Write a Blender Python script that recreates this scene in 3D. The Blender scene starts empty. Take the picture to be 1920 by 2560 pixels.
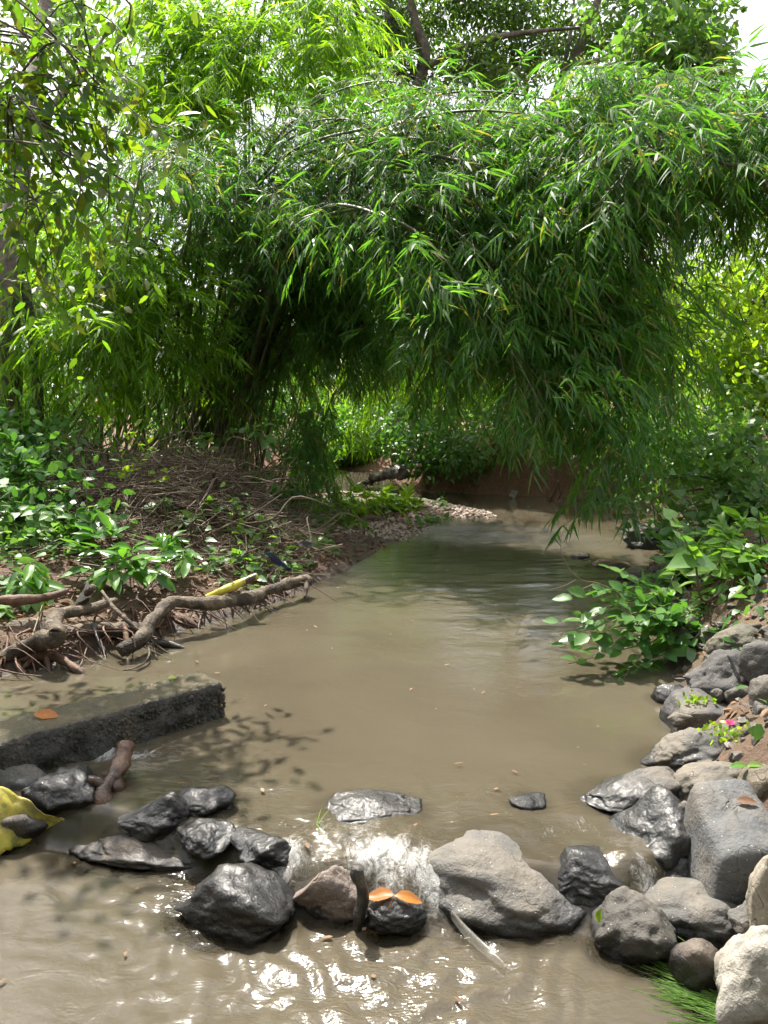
import bpy, bmesh, math, random
import numpy as np
from mathutils import Vector, Matrix
R = math.radians
scene = bpy.context.scene
COL = scene.collection

# ------------------------------------------------------------------ camera, sky, sun, exposure
CAM_Z, PITCH, FPX = 1.65, R(8.2), 1934.0
cam_d = bpy.data.cameras.new('camera'); cam = bpy.data.objects.new('camera', cam_d); COL.objects.link(cam)
cam.location = (0, 0, CAM_Z); cam.rotation_euler = (R(90) - PITCH, 0, 0)
cam_d.sensor_fit = 'VERTICAL'; cam_d.sensor_height = 36; cam_d.lens = 36 * FPX / 2560
cam_d.clip_start = 0.05; cam_d.clip_end = 1000
scene.camera = cam
SUN_AZ, SUN_EL = R(-24), R(58)
world = bpy.data.worlds.new('World'); scene.world = world; world.use_nodes = True
wn, wl = world.node_tree.nodes, world.node_tree.links
bg = wn['Background']; sky = wn.new('ShaderNodeTexSky'); sky.sky_type = 'NISHITA'; sky.sun_disc = False
sky.sun_elevation = SUN_EL; sky.sun_rotation = SUN_AZ; sky.dust_density = 6.0; sky.air_density = 1.0; sky.ozone_density = 1.0
tcw = wn.new('ShaderNodeTexCoord'); cln = wn.new('ShaderNodeTexNoise'); cln.inputs['Scale'].default_value = 2.2; cln.inputs['Detail'].default_value = 6   # thin bright cloud over the blue
wl.new(tcw.outputs['Generated'], cln.inputs['Vector']); clr = wn.new('ShaderNodeMapRange'); clr.inputs[1].default_value = .3; clr.inputs[2].default_value = .7; clr.inputs[3].default_value = .55; clr.inputs[4].default_value = 1.0
wl.new(cln.outputs[0], clr.inputs[0]); cmx = wn.new('ShaderNodeMix'); cmx.data_type = 'RGBA'; wl.new(clr.outputs[0], cmx.inputs[0]); wl.new(sky.outputs[0], cmx.inputs[6]); cmx.inputs[7].default_value = (4.3, 4.35, 4.5, 1)
wl.new(cmx.outputs[2], bg.inputs[0]); bg.inputs[1].default_value = 0.15
sun_d = bpy.data.lights.new('sun', 'SUN'); sun_d.energy = 5.0; sun_d.angle = R(0.53); sun_d.color = (1.0, 0.95, 0.86)
sun = bpy.data.objects.new('sun', sun_d); COL.objects.link(sun)
sv = Vector((math.sin(SUN_AZ) * math.cos(SUN_EL), math.cos(SUN_AZ) * math.cos(SUN_EL), math.sin(SUN_EL)))
sun.rotation_euler = sv.to_track_quat('Z', 'Y').to_euler(); sun.location = (-6, 10, 14)
vs = scene.view_settings; vs.view_transform = 'Standard'; vs.look = 'None'; vs.gamma = 1.0; vs.exposure = 1.38
cy = scene.cycles
cy.max_bounces = 7; cy.diffuse_bounces = 4; cy.glossy_bounces = 3; cy.transmission_bounces = 4; cy.transparent_max_bounces = 6
cy.caustics_reflective = False; cy.caustics_refractive = False; cy.use_denoising = True; cy.sample_clamp_indirect = 6.0; cy.use_adaptive_sampling = True; cy.adaptive_threshold = 0.03

# ------------------------------------------------------------------ helpers
def ray(px, py):
    u, w = (px - 960) / FPX, (1280 - py) / FPX
    c, s = math.cos(PITCH), math.sin(PITCH)
    return np.array([u, c + s * w, -s + c * w])
def G(px, py, z=0.0):                    # point of the place at height z
    d = ray(px, py); t = (z - CAM_Z) / d[2]; return np.array([0, 0, CAM_Z]) + d * t
def A(px, py, Y):                        # point of the place at distance Y
    d = ray(px, py); return np.array([0, 0, CAM_Z]) + d * (Y / d[1])
def nrm(v):
    v = np.asarray(v, float); return v / np.maximum(np.linalg.norm(v, axis=-1, keepdims=True), 1e-9)
def sstep(a, b, x):
    t = np.clip((x - a) / (b - a), 0, 1); return t * t * (3 - 2 * t)
def _hash(i, j, k, s):
    n = (i * 374761393 + j * 668265263 + k * 2147483647 % 1274126177 * 1 + k * 362437 + s * 974711) & 0x7fffffff
    n = ((n ^ (n >> 13)) * 1274126177) & 0x7fffffff
    n = ((n ^ (n >> 16)) * 974634777) & 0x7fffffff
    return ((n ^ (n >> 15)) & 0xffff) / 32767.5 - 1
def vnoise(p, s=0):
    p = np.asarray(p, float) + 1000; f = np.floor(p); i = f.astype(np.int64); t = p - f; t = t * t * t * (t * (t * 6 - 15) + 10)
    o = 0
    for a in (0, 1):
        for b in (0, 1):
            for c in (0, 1):
                w = (t[:, 0] if a else 1 - t[:, 0]) * (t[:, 1] if b else 1 - t[:, 1]) * (t[:, 2] if c else 1 - t[:, 2])
                o = o + w * _hash(i[:, 0] + a, i[:, 1] + b, i[:, 2] + c, s)
    return o
def fbm(p, s=0, o=4, g=0.5):
    r = 0; a = 1; p = np.asarray(p, float)
    for k in range(o):
        r = r + a * vnoise(p * 2 ** k, s + k * 7); a *= g
    return r

def mesh(name, V, F, mat=None, smooth=True):
    V = np.asarray(V, np.float32).reshape(-1, 3); F = np.asarray(F, np.int32); n = F.shape[1]
    me = bpy.data.meshes.new(name); me.vertices.add(len(V)); me.vertices.foreach_set('co', V.ravel())
    me.loops.add(F.size); me.loops.foreach_set('vertex_index', F.ravel())
    me.polygons.add(len(F)); me.polygons.foreach_set('loop_start', np.arange(0, F.size, n, dtype=np.int32))
    me.polygons.foreach_set('use_smooth', np.full(len(F), smooth))
    if mat: me.materials.append(mat)
    me.update(calc_edges=True); me.validate(); return me
def obj(name, me, parent=None, loc=(0, 0, 0), kind=None):
    o = bpy.data.objects.new(name, me); COL.objects.link(o); o.location = loc
    if parent is not None: o.parent = parent
    if kind: o['kind'] = kind
    return o
def tag(o, label, cat, group=None):
    o['label'] = label; o['category'] = cat
    if group: o['group'] = group
    return o
def thing(name, label, cat, loc, group=None):
    return tag(obj(name, None, None, tuple(float(v) for v in loc)), label, cat, group)
class MB:                                # collects triangles of one mesh
    def __init__(s): s.v = []; s.f = []; s.n = 0
    def add(s, V, F):
        V = np.asarray(V, float).reshape(-1, 3); s.v.append(V); s.f.append(np.asarray(F, int).reshape(-1, 3) + s.n); s.n += len(V)
    def build(s, name, mat, parent=None, origin=None, kind=None, smooth=True):
        V = np.concatenate(s.v); F = np.concatenate(s.f)
        if origin is not None: V = V - np.asarray(origin)
        elif parent is not None: V = V - np.array(parent.location)
        o = obj(name, mesh(name, V, F, mat, smooth), parent, (0, 0, 0) if parent is not None or origin is None else tuple(origin), kind)
        return o
def curve(pts, n):
    P = np.asarray(pts, float); m = len(P); P = np.vstack([2 * P[0] - P[1], P, 2 * P[-1] - P[-2]])
    t = np.linspace(0, m - 1 - 1e-6, n); i = t.astype(int); f = (t - i)[:, None]
    a, b, c, d = P[i], P[i + 1], P[i + 2], P[i + 3]
    return 0.5 * (2 * b + (c - a) * f + (2 * a - 5 * b + 4 * c - d) * f ** 2 + (3 * b - a - 3 * c + d) * f ** 3)
def tube(pts, rad, n=None, sides=8, rough=0.0, seed=0, cap=True):
    P = curve(pts, n) if n else np.asarray(pts, float); m = len(P)
    r = np.interp(np.linspace(0, 1, m), np.linspace(0, 1, len(rad)), rad) if np.ndim(rad) else np.full(m, rad)
    T = nrm(np.gradient(P, axis=0)); ref = np.array([0.3, 0.2, 1.0]) if abs(T[:, 2]).mean() < 0.8 else np.array([1.0, 0.2, 0.1])
    X = nrm(np.cross(T, ref)); Y = np.cross(T, X)
    a = np.linspace(0, 2 * np.pi, sides, endpoint=False)
    V = P[:, None] + r[:, None, None] * (np.cos(a)[None, :, None] * X[:, None] + np.sin(a)[None, :, None] * Y[:, None])
    V = V.reshape(-1, 3)
    if rough:
        c = np.repeat(P, sides, 0); V = c + (V - c) * (1 + rough * fbm(V * 9, seed, 4)[:, None])
    F = []
    for i in range(m - 1):
        b = i * sides; k = np.arange(sides); k2 = (k + 1) % sides
        F.append(np.stack([b + k, b + k2, b + sides + k2], 1)); F.append(np.stack([b + k, b + sides + k2, b + sides + k], 1))
    V = np.vstack([V, P[:1], P[-1:]]) if cap else V
    if cap:
        k = np.arange(sides); k2 = (k + 1) % sides; b = (m - 1) * sides; q = m * sides
        F.append(np.stack([np.full(sides, q), k2, k], 1)); F.append(np.stack([np.full(sides, q + 1), b + k, b + k2], 1))
    return V, np.concatenate(F)
# thin twigs, many at once: straight-ish three-sided strips with one bend
def twigs(P0, P1, P2, r):
    n = len(P0); T = nrm(P2 - P0); X = nrm(np.cross(T, np.array([0.31, 0.17, 0.93]))); Y = np.cross(T, X); r = np.broadcast_to(np.asarray(r, float), (n,))[:, None]
    V = []
    for P, k in ((P0, 1.0), (P1, 0.8), (P2, 0.35)):
        for a in (0, 2.094, 4.189): V.append(P + k * r * (math.cos(a) * X + math.sin(a) * Y))
    V = np.stack(V, 1).reshape(-1, 3); f = []
    for s in (0, 3):
        for k in range(3):
            k2 = (k + 1) % 3; f += [[s + k, s + k2, s + 3 + k2], [s + k, s + 3 + k2, s + 3 + k]]
    return V, (np.array(f)[None] + np.arange(n)[:, None, None] * 9).reshape(-1, 3)
# leaf templates: (along, across, fold), triangles
LANCE = (np.array([[0, 0, 0], [.22, -.5, .06], [.22, .5, .06], [.6, -.36, .03], [.6, .36, .03], [1, 0, 0]]), np.array([[0, 2, 1], [1, 2, 4], [1, 4, 3], [3, 4, 5]]))
BROAD = (np.array([[0, 0, 0], [.2, -.36, .12], [.2, 0, 0], [.2, .36, .12], [.5, -.5, .16], [.5, 0, 0], [.5, .5, .16], [.8, -.3, .1], [.8, 0, 0], [.8, .3, .1], [1, 0, 0]]),
         np.array([[0, 2, 1], [0, 3, 2], [1, 2, 5], [1, 5, 4], [2, 3, 6], [2, 6, 5], [4, 5, 8], [4, 8, 7], [5, 6, 9], [5, 9, 8], [7, 8, 10], [8, 9, 10]]))
OVAL = (np.array([[0, 0, 0], [.3, -.45, .08], [.3, .45, .08], [.72, -.38, .06], [.72, .38, .06], [1, 0, 0]]), LANCE[1])
HEART = (np.array([[0, 0, 0], [-.06, -.3, .06], [.15, -.52, .1], [.5, -.42, .08], [1, 0, 0], [.5, .42, .08], [.15, .52, .1], [-.06, .3, .06], [.4, 0, 0]]),
         np.array([[0, 8, 1], [1, 8, 2], [2, 8, 3], [3, 8, 4], [4, 8, 5], [5, 8, 6], [6, 8, 7], [7, 8, 0]]))
def leaves(P, D, N, L, W, tm, droop=0.15):
    T, F = tm; n = len(P); D = nrm(D); B = nrm(np.cross(D, N)); N = np.cross(B, D)
    L = np.broadcast_to(np.asarray(L, float), (n,))[:, None, None]; W = np.broadcast_to(np.asarray(W, float), (n,))[:, None, None]
    dr = np.broadcast_to(np.asarray(droop, float), (n,))[:, None, None]
    t, s, z = T[None, :, 0:1], T[None, :, 1:2], T[None, :, 2:3]
    V = P[:, None] + D[:, None] * (t * L) + B[:, None] * (s * W) + N[:, None] * (z * W)
    V = V + np.array([0, 0, -1.0]) * (t * t * dr * L)
    return V.reshape(-1, 3), (F[None] + np.arange(n)[:, None, None] * len(T)).reshape(-1, 3)
def sprays(P, Ax, Lt, k, rng, ll=0.2, lw=0.022, down=0.5, spread=0.65):
    """bamboo twigs with k lance leaves fanning from each"""
    S = len(P); Ax = nrm(Ax); Lt = np.broadcast_to(np.asarray(Lt, float), (S,)); Z = np.array([0, 0, 1.0])
    side = nrm(np.cross(Ax, Z) + 1e-4); pp, dd, nn = [], [], []
    for i in range(k):
        u = 0.3 + 0.7 * (i + rng.random(S) * 0.6) / k
        p = P + Ax * (Lt * u)[:, None] - Z * (0.3 * Lt * u * u)[:, None]
        sg = (1 if i % 2 else -1) * (1.05 - 0.6 * u) * spread / 0.65
        d = Ax * 0.7 + side * sg[:, None] - Z * (down * (0.6 + 0.8 * rng.random(S)))[:, None] + rng.normal(0, .22, (S, 3))
        pp.append(p); dd.append(nrm(d)); nn.append(nrm(Z * 0.8 + rng.normal(0, .5, (S, 3)) - Ax * 0.2))
    P_, D_, N_ = (np.stack(q, 1).reshape(-1, 3) for q in (pp, dd, nn)); n = len(P_)
    L = ll * rng.uniform(.55, 1.2, n)
    V, F = leaves(P_, D_, N_, L, lw * rng.uniform(.7, 1.25, n), LANCE, rng.uniform(.1, .35, n))
    T2 = P + Ax * Lt[:, None] - Z * (0.3 * Lt)[:, None]; T1 = P + Ax * (Lt * .5)[:, None] - Z * (.075 * Lt)[:, None]
    return (V, F), twigs(P, T1, T2, 0.0022)

# ------------------------------------------------------------------ materials
def new_mat(name):
    m = bpy.data.materials.new(name); m.use_nodes = True; nt = m.node_tree
    return m, nt, nt.nodes['Principled BSDF'], nt.nodes['Material Output']
def N(nt, t, **kw):
    n = nt.nodes.new('ShaderNode' + t)
    for k, v in kw.items(): setattr(n, k, v)
    return n
def ramp(nt, fac, stops, interp='LINEAR'):
    n = N(nt, 'ValToRGB'); cr = n.color_ramp; cr.interpolation = interp
    while len(cr.elements) < len(stops): cr.elements.new(0.5)
    for e, (p, c) in zip(cr.elements, stops): e.position = p; e.color = (*c, 1) if len(c) == 3 else c
    nt.links.new(fac, n.inputs[0]); return n.outputs[0]
def noise(nt, scale, detail=4, rough=.55, co=None, dist=0.0):
    n = N(nt, 'TexNoise'); n.inputs['Scale'].default_value = scale; n.inputs['Detail'].default_value = detail
    n.inputs['Roughness'].default_value = rough; n.inputs['Distortion'].default_value = dist
    if co is not None: nt.links.new(co, n.inputs['Vector'])
    return n.outputs[0]
def mixc(nt, f, a, b, mode='MIX'):
    n = N(nt, 'Mix', data_type='RGBA', blend_type=mode)
    for s, v in ((n.inputs[0], f), (n.inputs[6], a), (n.inputs[7], b)):
        if hasattr(v, 'node'): nt.links.new(v, s)
        else: s.default_value = v if not isinstance(v, tuple) else ((*v, 1) if len(v) == 3 else v)
    return n.outputs[2]
def mth(nt, op, a, b=0.0, c=None, clamp=False):
    n = N(nt, 'Math', operation=op, use_clamp=clamp)
    for s, v in zip(n.inputs, (a, b, c)):
        if v is None: continue
        if hasattr(v, 'node'): nt.links.new(v, s)
        else: s.default_value = v
    return n.outputs[0]
def mapr(nt, v, a, b, c=0.0, d=1.0):
    n = N(nt, 'MapRange', interpolation_type='SMOOTHSTEP'); nt.links.new(v, n.inputs[0])
    for k, q in zip((1, 2, 3, 4), (a, b, c, d)): n.inputs[k].default_value = q
    return n.outputs[0]
def bump(nt, h, st, dist, nin=None):
    b = N(nt, 'Bump'); b.inputs['Strength'].default_value = st; b.inputs['Distance'].default_value = dist; nt.links.new(h, b.inputs['Height'])
    if nin is not None: nt.links.new(nin, b.inputs['Normal'])
    return b.outputs[0]
def gpos(nt): return N(nt, 'NewGeometry').outputs['Position']
def leaf_mat(name, cols, tcol, trans=0.42, rough=0.4, spec=0.4, veins=False):
    m, nt, b, out = new_mat(name); g = N(nt, 'NewGeometry'); oi = N(nt, 'ObjectInfo')
    r = mth(nt, 'FRACT', mth(nt, 'ADD', g.outputs['Random Per Island'], oi.outputs['Random']))
    st = [(i / max(1, len(cols) - 1), c) for i, c in enumerate(cols)]
    c = ramp(nt, r, st)
    big = noise(nt, 0.9, 2, co=g.outputs['Position']); c = mixc(nt, 1.0, c, ramp(nt, big, [(.3, (.78, .8, .8)), (.7, (1.2, 1.15, 1.1))]), 'MULTIPLY')
    fine = noise(nt, 45, 3, co=g.outputs['Position']); c = mixc(nt, 1.0, c, ramp(nt, fine, [(.3, (.85, .85, .85)), (.7, (1.12, 1.12, 1.12))]), 'MULTIPLY')
    nt.links.new(c, b.inputs['Base Color']); b.inputs['Roughness'].default_value = rough; b.inputs['Specular IOR Level'].default_value = spec
    t = N(nt, 'BsdfTranslucent'); nt.links.new(mixc(nt, 1.0, c, tcol, 'MULTIPLY'), t.inputs[0])
    mx = N(nt, 'MixShader'); mx.inputs[0].default_value = trans
    nt.links.new(b.outputs[0], mx.inputs[1]); nt.links.new(t.outputs[0], mx.inputs[2]); nt.links.new(mx.outputs[0], out.inputs[0])
    return m
M = {}
M['bamboo'] = leaf_mat('bamboo_leaf_shaded', [(.036, .105, .034), (.045, .125, .036), (.058, .145, .04), (.08, .17, .036), (.065, .155, .04), (.05, .13, .04), (.055, .135, .04), (.06, .12, .04), (.2, .16, .08)], (2.7, 2.9, .6), .5, .5, .3)  # bamboo leaf for the shaded clumps, the shade put into a deeper green
M['bamboo_sunlit'] = leaf_mat('bamboo_leaf_sunlit', [(.07, .165, .022), (.1, .2, .022), (.13, .22, .025), (.085, .185, .03)], (3.0, 3.0, .5), .58, .48, .32)  # same bamboo leaf for sunlit clumps, sunlight put into a brighter yellow-green
M['tree'] = leaf_mat('tree_leaf', [(.035, .08, .02), (.05, .105, .024), (.07, .13, .028), (.055, .1, .024)], (2.5, 2.7, .7), .48, .4, .45)
M['olive'] = leaf_mat('olive_leaf', [(.045, .105, .022), (.06, .13, .025), (.045, .095, .024), (.085, .16, .025), (.09, .105, .03), (.05, .12, .024)], (2.9, 2.9, .5), .56, .42, .4)
M['shrub'] = leaf_mat('shrub_leaf', [(.05, .13, .035), (.07, .17, .04), (.095, .2, .045), (.065, .15, .05)], (1.9, 2.1, .8), .38, .38, .45)
M['bright'] = leaf_mat('bright_shrub_leaf', [(.08, .19, .03), (.11, .23, .035), (.14, .26, .04), (.09, .2, .04)], (1.9, 2.0, .7), .42, .38, .45)
M['vine'] = leaf_mat('vine_leaf', [(.065, .15, .045), (.085, .18, .05), (.12, .22, .045), (.1, .19, .075)], (2.1, 2.2, .8), .42, .42, .4)
M['yellow_leaf'] = leaf_mat('yellow_green_leaf', [(.16, .27, .03), (.22, .31, .035), (.13, .25, .04)], (1.9, 2.0, .5), .5, .4, .4)
M['gloss'] = leaf_mat('glossy_leaf', [(.06, .17, .03), (.085, .21, .035), (.12, .26, .04), (.05, .14, .035)], (1.8, 2.0, .7), .35, .3, .5)
M['dead_leaf'] = leaf_mat('dead_leaf', [(.16, .085, .045), (.22, .13, .07), (.12, .06, .035), (.28, .19, .12)], (1.4, 1.2, .9), .25, .6, .3)
M['orange_leaf'] = leaf_mat('orange_leaf', [(.36, .13, .025), (.42, .17, .03)], (1.3, 1.1, .6), .25, .45, .4)
M['grass'] = leaf_mat('grass_blade', [(.12, .26, .03), (.18, .32, .05)], (1.6, 1.6, .6), .4, .4, .4)

def wood_mat(name, c1, c2, c3, scale=6, rough=.75, bd=.012, wetz=None):
    m, nt, b, out = new_mat(name); p = gpos(nt)
    n1 = noise(nt, scale, 6, .6, p, .6); n2 = noise(nt, scale * 5, 4, .6, p); n3 = noise(nt, scale * .35, 2, .5, p)
    c = ramp(nt, n1, [(.3, c1), (.52, c2), (.7, c3)]); c = mixc(nt, .5, c, ramp(nt, n2, [(.3, (.35, .35, .35)), (.7, (1.3, 1.3, 1.3))]), 'MULTIPLY')
    c = mixc(nt, mapr(nt, n3, .5, .62), c, c1)
    if wetz is not None:
        z = N(nt, 'SeparateXYZ'); nt.links.new(p, z.inputs[0]); w = mapr(nt, mth(nt, 'ADD', z.outputs[2], mth(nt, 'MULTIPLY', n1, .06)), wetz + .06, wetz)
        c = mixc(nt, mth(nt, 'MULTIPLY', w, .75), c, (.018, .014, .011)); nt.links.new(mth(nt, 'MULTIPLY_ADD', w, -.45, rough), b.inputs['Roughness'])
    else: b.inputs['Roughness'].default_value = rough
    nt.links.new(c, b.inputs['Base Color']); nt.links.new(bump(nt, mth(nt, 'ADD', n1, mth(nt, 'MULTIPLY', n2, .5)), .9, bd), b.inputs['Normal']); return m
M['bark'] = wood_mat('bark', (.05, .04, .03), (.13, .1, .075), (.24, .2, .15), 7)
M['bark_pale'] = wood_mat('pale_bark', (.1, .08, .06), (.2, .16, .12), (.3, .25, .19), 6)
M['drift'] = wood_mat('drift_wood', (.04, .028, .018), (.12, .09, .058), (.24, .19, .125), 14, .75, .03, 0.0)
M['root_wood'] = wood_mat('root_wood', (.07, .035, .022), (.16, .085, .05), (.24, .15, .09), 10, .7, .012, 0.02)
M['wet_log'] = wood_mat('wet_log', (.045, .022, .012), (.13, .065, .035), (.2, .13, .08), 16, .22, .01)
M['black_stick'] = wood_mat('black_stick', (.02, .018, .017), (.07, .062, .055), (.15, .13, .12), 25, .3, .01)
M['twig'] = wood_mat('dead_twig', (.1, .07, .045), (.2, .145, .1), (.33, .26, .19), 3, .8, .002)
M['culm'] = wood_mat('bamboo_culm', (.05, .06, .02), (.1, .11, .04), (.16, .15, .07), 3, .5, .002)
M['stem'] = wood_mat('green_stem', (.1, .12, .04), (.16, .17, .06), (.22, .19, .1), 8, .6, .002)

def rock_mat():
    m, nt, b, out = new_mat('river_rock'); oi = N(nt, 'ObjectInfo'); p = gpos(nt); z = N(nt, 'SeparateXYZ'); nt.links.new(p, z.inputs[0])
    n1 = noise(nt, 7, 6, .62, p, .3); n2 = noise(nt, 60, 5, .65, p); n3 = noise(nt, 2.2, 3, .5, p); n4 = noise(nt, 160, 3, .6, p)
    base = mixc(nt, 1.0, oi.outputs['Color'], ramp(nt, n1, [(.25, (.5, .5, .51)), (.5, (.53, .53, .53)), (.75, (.84, .81, .77))]), 'MULTIPLY')
    base = mixc(nt, 1.0, base, ramp(nt, n2, [(.3, (.82, .82, .82)), (.7, (1.18, 1.18, 1.18))]), 'MULTIPLY')
    base = mixc(nt, mth(nt, 'MULTIPLY', mapr(nt, n3, .5, .66), .4), base, (.2, .165, .12))
    vo = N(nt, 'TexVoronoi'); vo.inputs['Scale'].default_value = 38; nt.links.new(p, vo.inputs['Vector'])
    base = mixc(nt, mth(nt, 'MULTIPLY', mapr(nt, vo.outputs['Distance'], .12, .05), .55), base, (.55, .53, .48))
    cr = N(nt, 'TexVoronoi', feature='DISTANCE_TO_EDGE'); cr.inputs['Scale'].default_value = 3.2; dv = N(nt, 'VectorMath', operation='ADD'); nz = N(nt, 'TexNoise'); nz.inputs['Scale'].default_value = 4; nt.links.new(p, nz.inputs['Vector']); nt.links.new(p, dv.inputs[0]); nt.links.new(nz.outputs['Color'], dv.inputs[1]); nt.links.new(dv.outputs[0], cr.inputs['Vector'])
    crack = mth(nt, 'MULTIPLY', mapr(nt, cr.outputs['Distance'], .012, .002), mapr(nt, n1, .52, .62)); base = mixc(nt, mth(nt, 'MULTIPLY', crack, .45), base, (.02, .018, .016))
    nu = N(nt, 'NewGeometry'); nz2 = N(nt, 'SeparateXYZ'); nt.links.new(nu.outputs['Normal'], nz2.inputs[0])
    silt = mth(nt, 'MULTIPLY', mapr(nt, noise(nt, 4.5, 5, .65, p, .4), .48, .68), mapr(nt, nz2.outputs[2], .2, .9)); base = mixc(nt, mth(nt, 'MULTIPLY', silt, .45), base, (.17, .145, .11))
    wl_ = mth(nt, 'SUBTRACT', oi.outputs['Alpha'], 1.0)
    w = mapr(nt, mth(nt, 'ADD', mth(nt, 'SUBTRACT', z.outputs[2], wl_), mth(nt, 'MULTIPLY', mth(nt, 'SUBTRACT', n1, .5), .16)), .03, -.015)
    base = mixc(nt, w, base, mixc(nt, 1.0, base, (.15, .14, .145), 'MULTIPLY'))
    nt.links.new(base, b.inputs['Base Color'])
    nt.links.new(mth(nt, 'ADD', mth(nt, 'MULTIPLY_ADD', w, -.25, .75), mth(nt, 'MULTIPLY', mth(nt, 'SUBTRACT', n2, .5), .2)), b.inputs['Roughness']); nt.links.new(mth(nt, 'MULTIPLY', w, mapr(nt, n3, .3, .6, .25, .75)), b.inputs['Coat Weight']); b.inputs['Coat Roughness'].default_value = .1; b.inputs['Coat IOR'].default_value = 1.4
    hc = mth(nt, 'ADD', mth(nt, 'MULTIPLY', n1, .7), mth(nt, 'ADD', mth(nt, 'MULTIPLY', noise(nt, 34, 3, .55, p, .4), .4), mth(nt, 'MULTIPLY', n2, .12))); nt.links.new(bump(nt, hc, 1.0, .02), b.inputs['Coat Normal'])
    h = mth(nt, 'SUBTRACT', mth(nt, 'ADD', n1, mth(nt, 'ADD', mth(nt, 'MULTIPLY', n2, .3), mth(nt, 'MULTIPLY', n4, .08))), mth(nt, 'MULTIPLY', crack, .25))
    nt.links.new(bump(nt, h, 1.0, .02), b.inputs['Normal']); return m
M['rock'] = rock_mat()

def soil_mat():
    m, nt, b, out = new_mat('bank_soil'); p = gpos(nt)
    n1 = noise(nt, 3, 6, .6, p); n2 = noise(nt, 22, 5, .7, p); n3 = noise(nt, .7, 3, .5, p); n4 = noise(nt, 90, 3, .6, p)
    c = ramp(nt, n1, [(.3, (.06, .037, .025)), (.5, (.105, .064, .042)), (.7, (.155, .098, .066))])
    c = mixc(nt, 1.0, c, ramp(nt, n2, [(.3, (.55, .55, .55)), (.7, (1.4, 1.35, 1.3))]), 'MULTIPLY')
    c = mixc(nt, mth(nt, 'MULTIPLY', mapr(nt, n3, .5, .65), .5), c, (.11, .085, .045))
    z = N(nt, 'SeparateXYZ'); nt.links.new(p, z.inputs[0]); w = mapr(nt, z.outputs[2], .12, .02)
    c = mixc(nt, mth(nt, 'MULTIPLY', mapr(nt, z.outputs[1], 11.5, 13), .7), c, ramp(nt, n2, [(.3, (.19, .09, .06)), (.7, (.3, .155, .105))]))
    c = mixc(nt, w, c, mixc(nt, 1.0, c, (.45, .42, .4), 'MULTIPLY')); nt.links.new(c, b.inputs['Base Color'])
    nt.links.new(mth(nt, 'MULTIPLY_ADD', w, -.4, .9), b.inputs['Roughness'])
    h = mth(nt, 'ADD', n1, mth(nt, 'ADD', mth(nt, 'MULTIPLY', n2, .5), mth(nt, 'MULTIPLY', n4, .2)))
    nt.links.new(bump(nt, h, 1.0, .05), b.inputs['Normal']); return m
M['soil'] = soil_mat()

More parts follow.
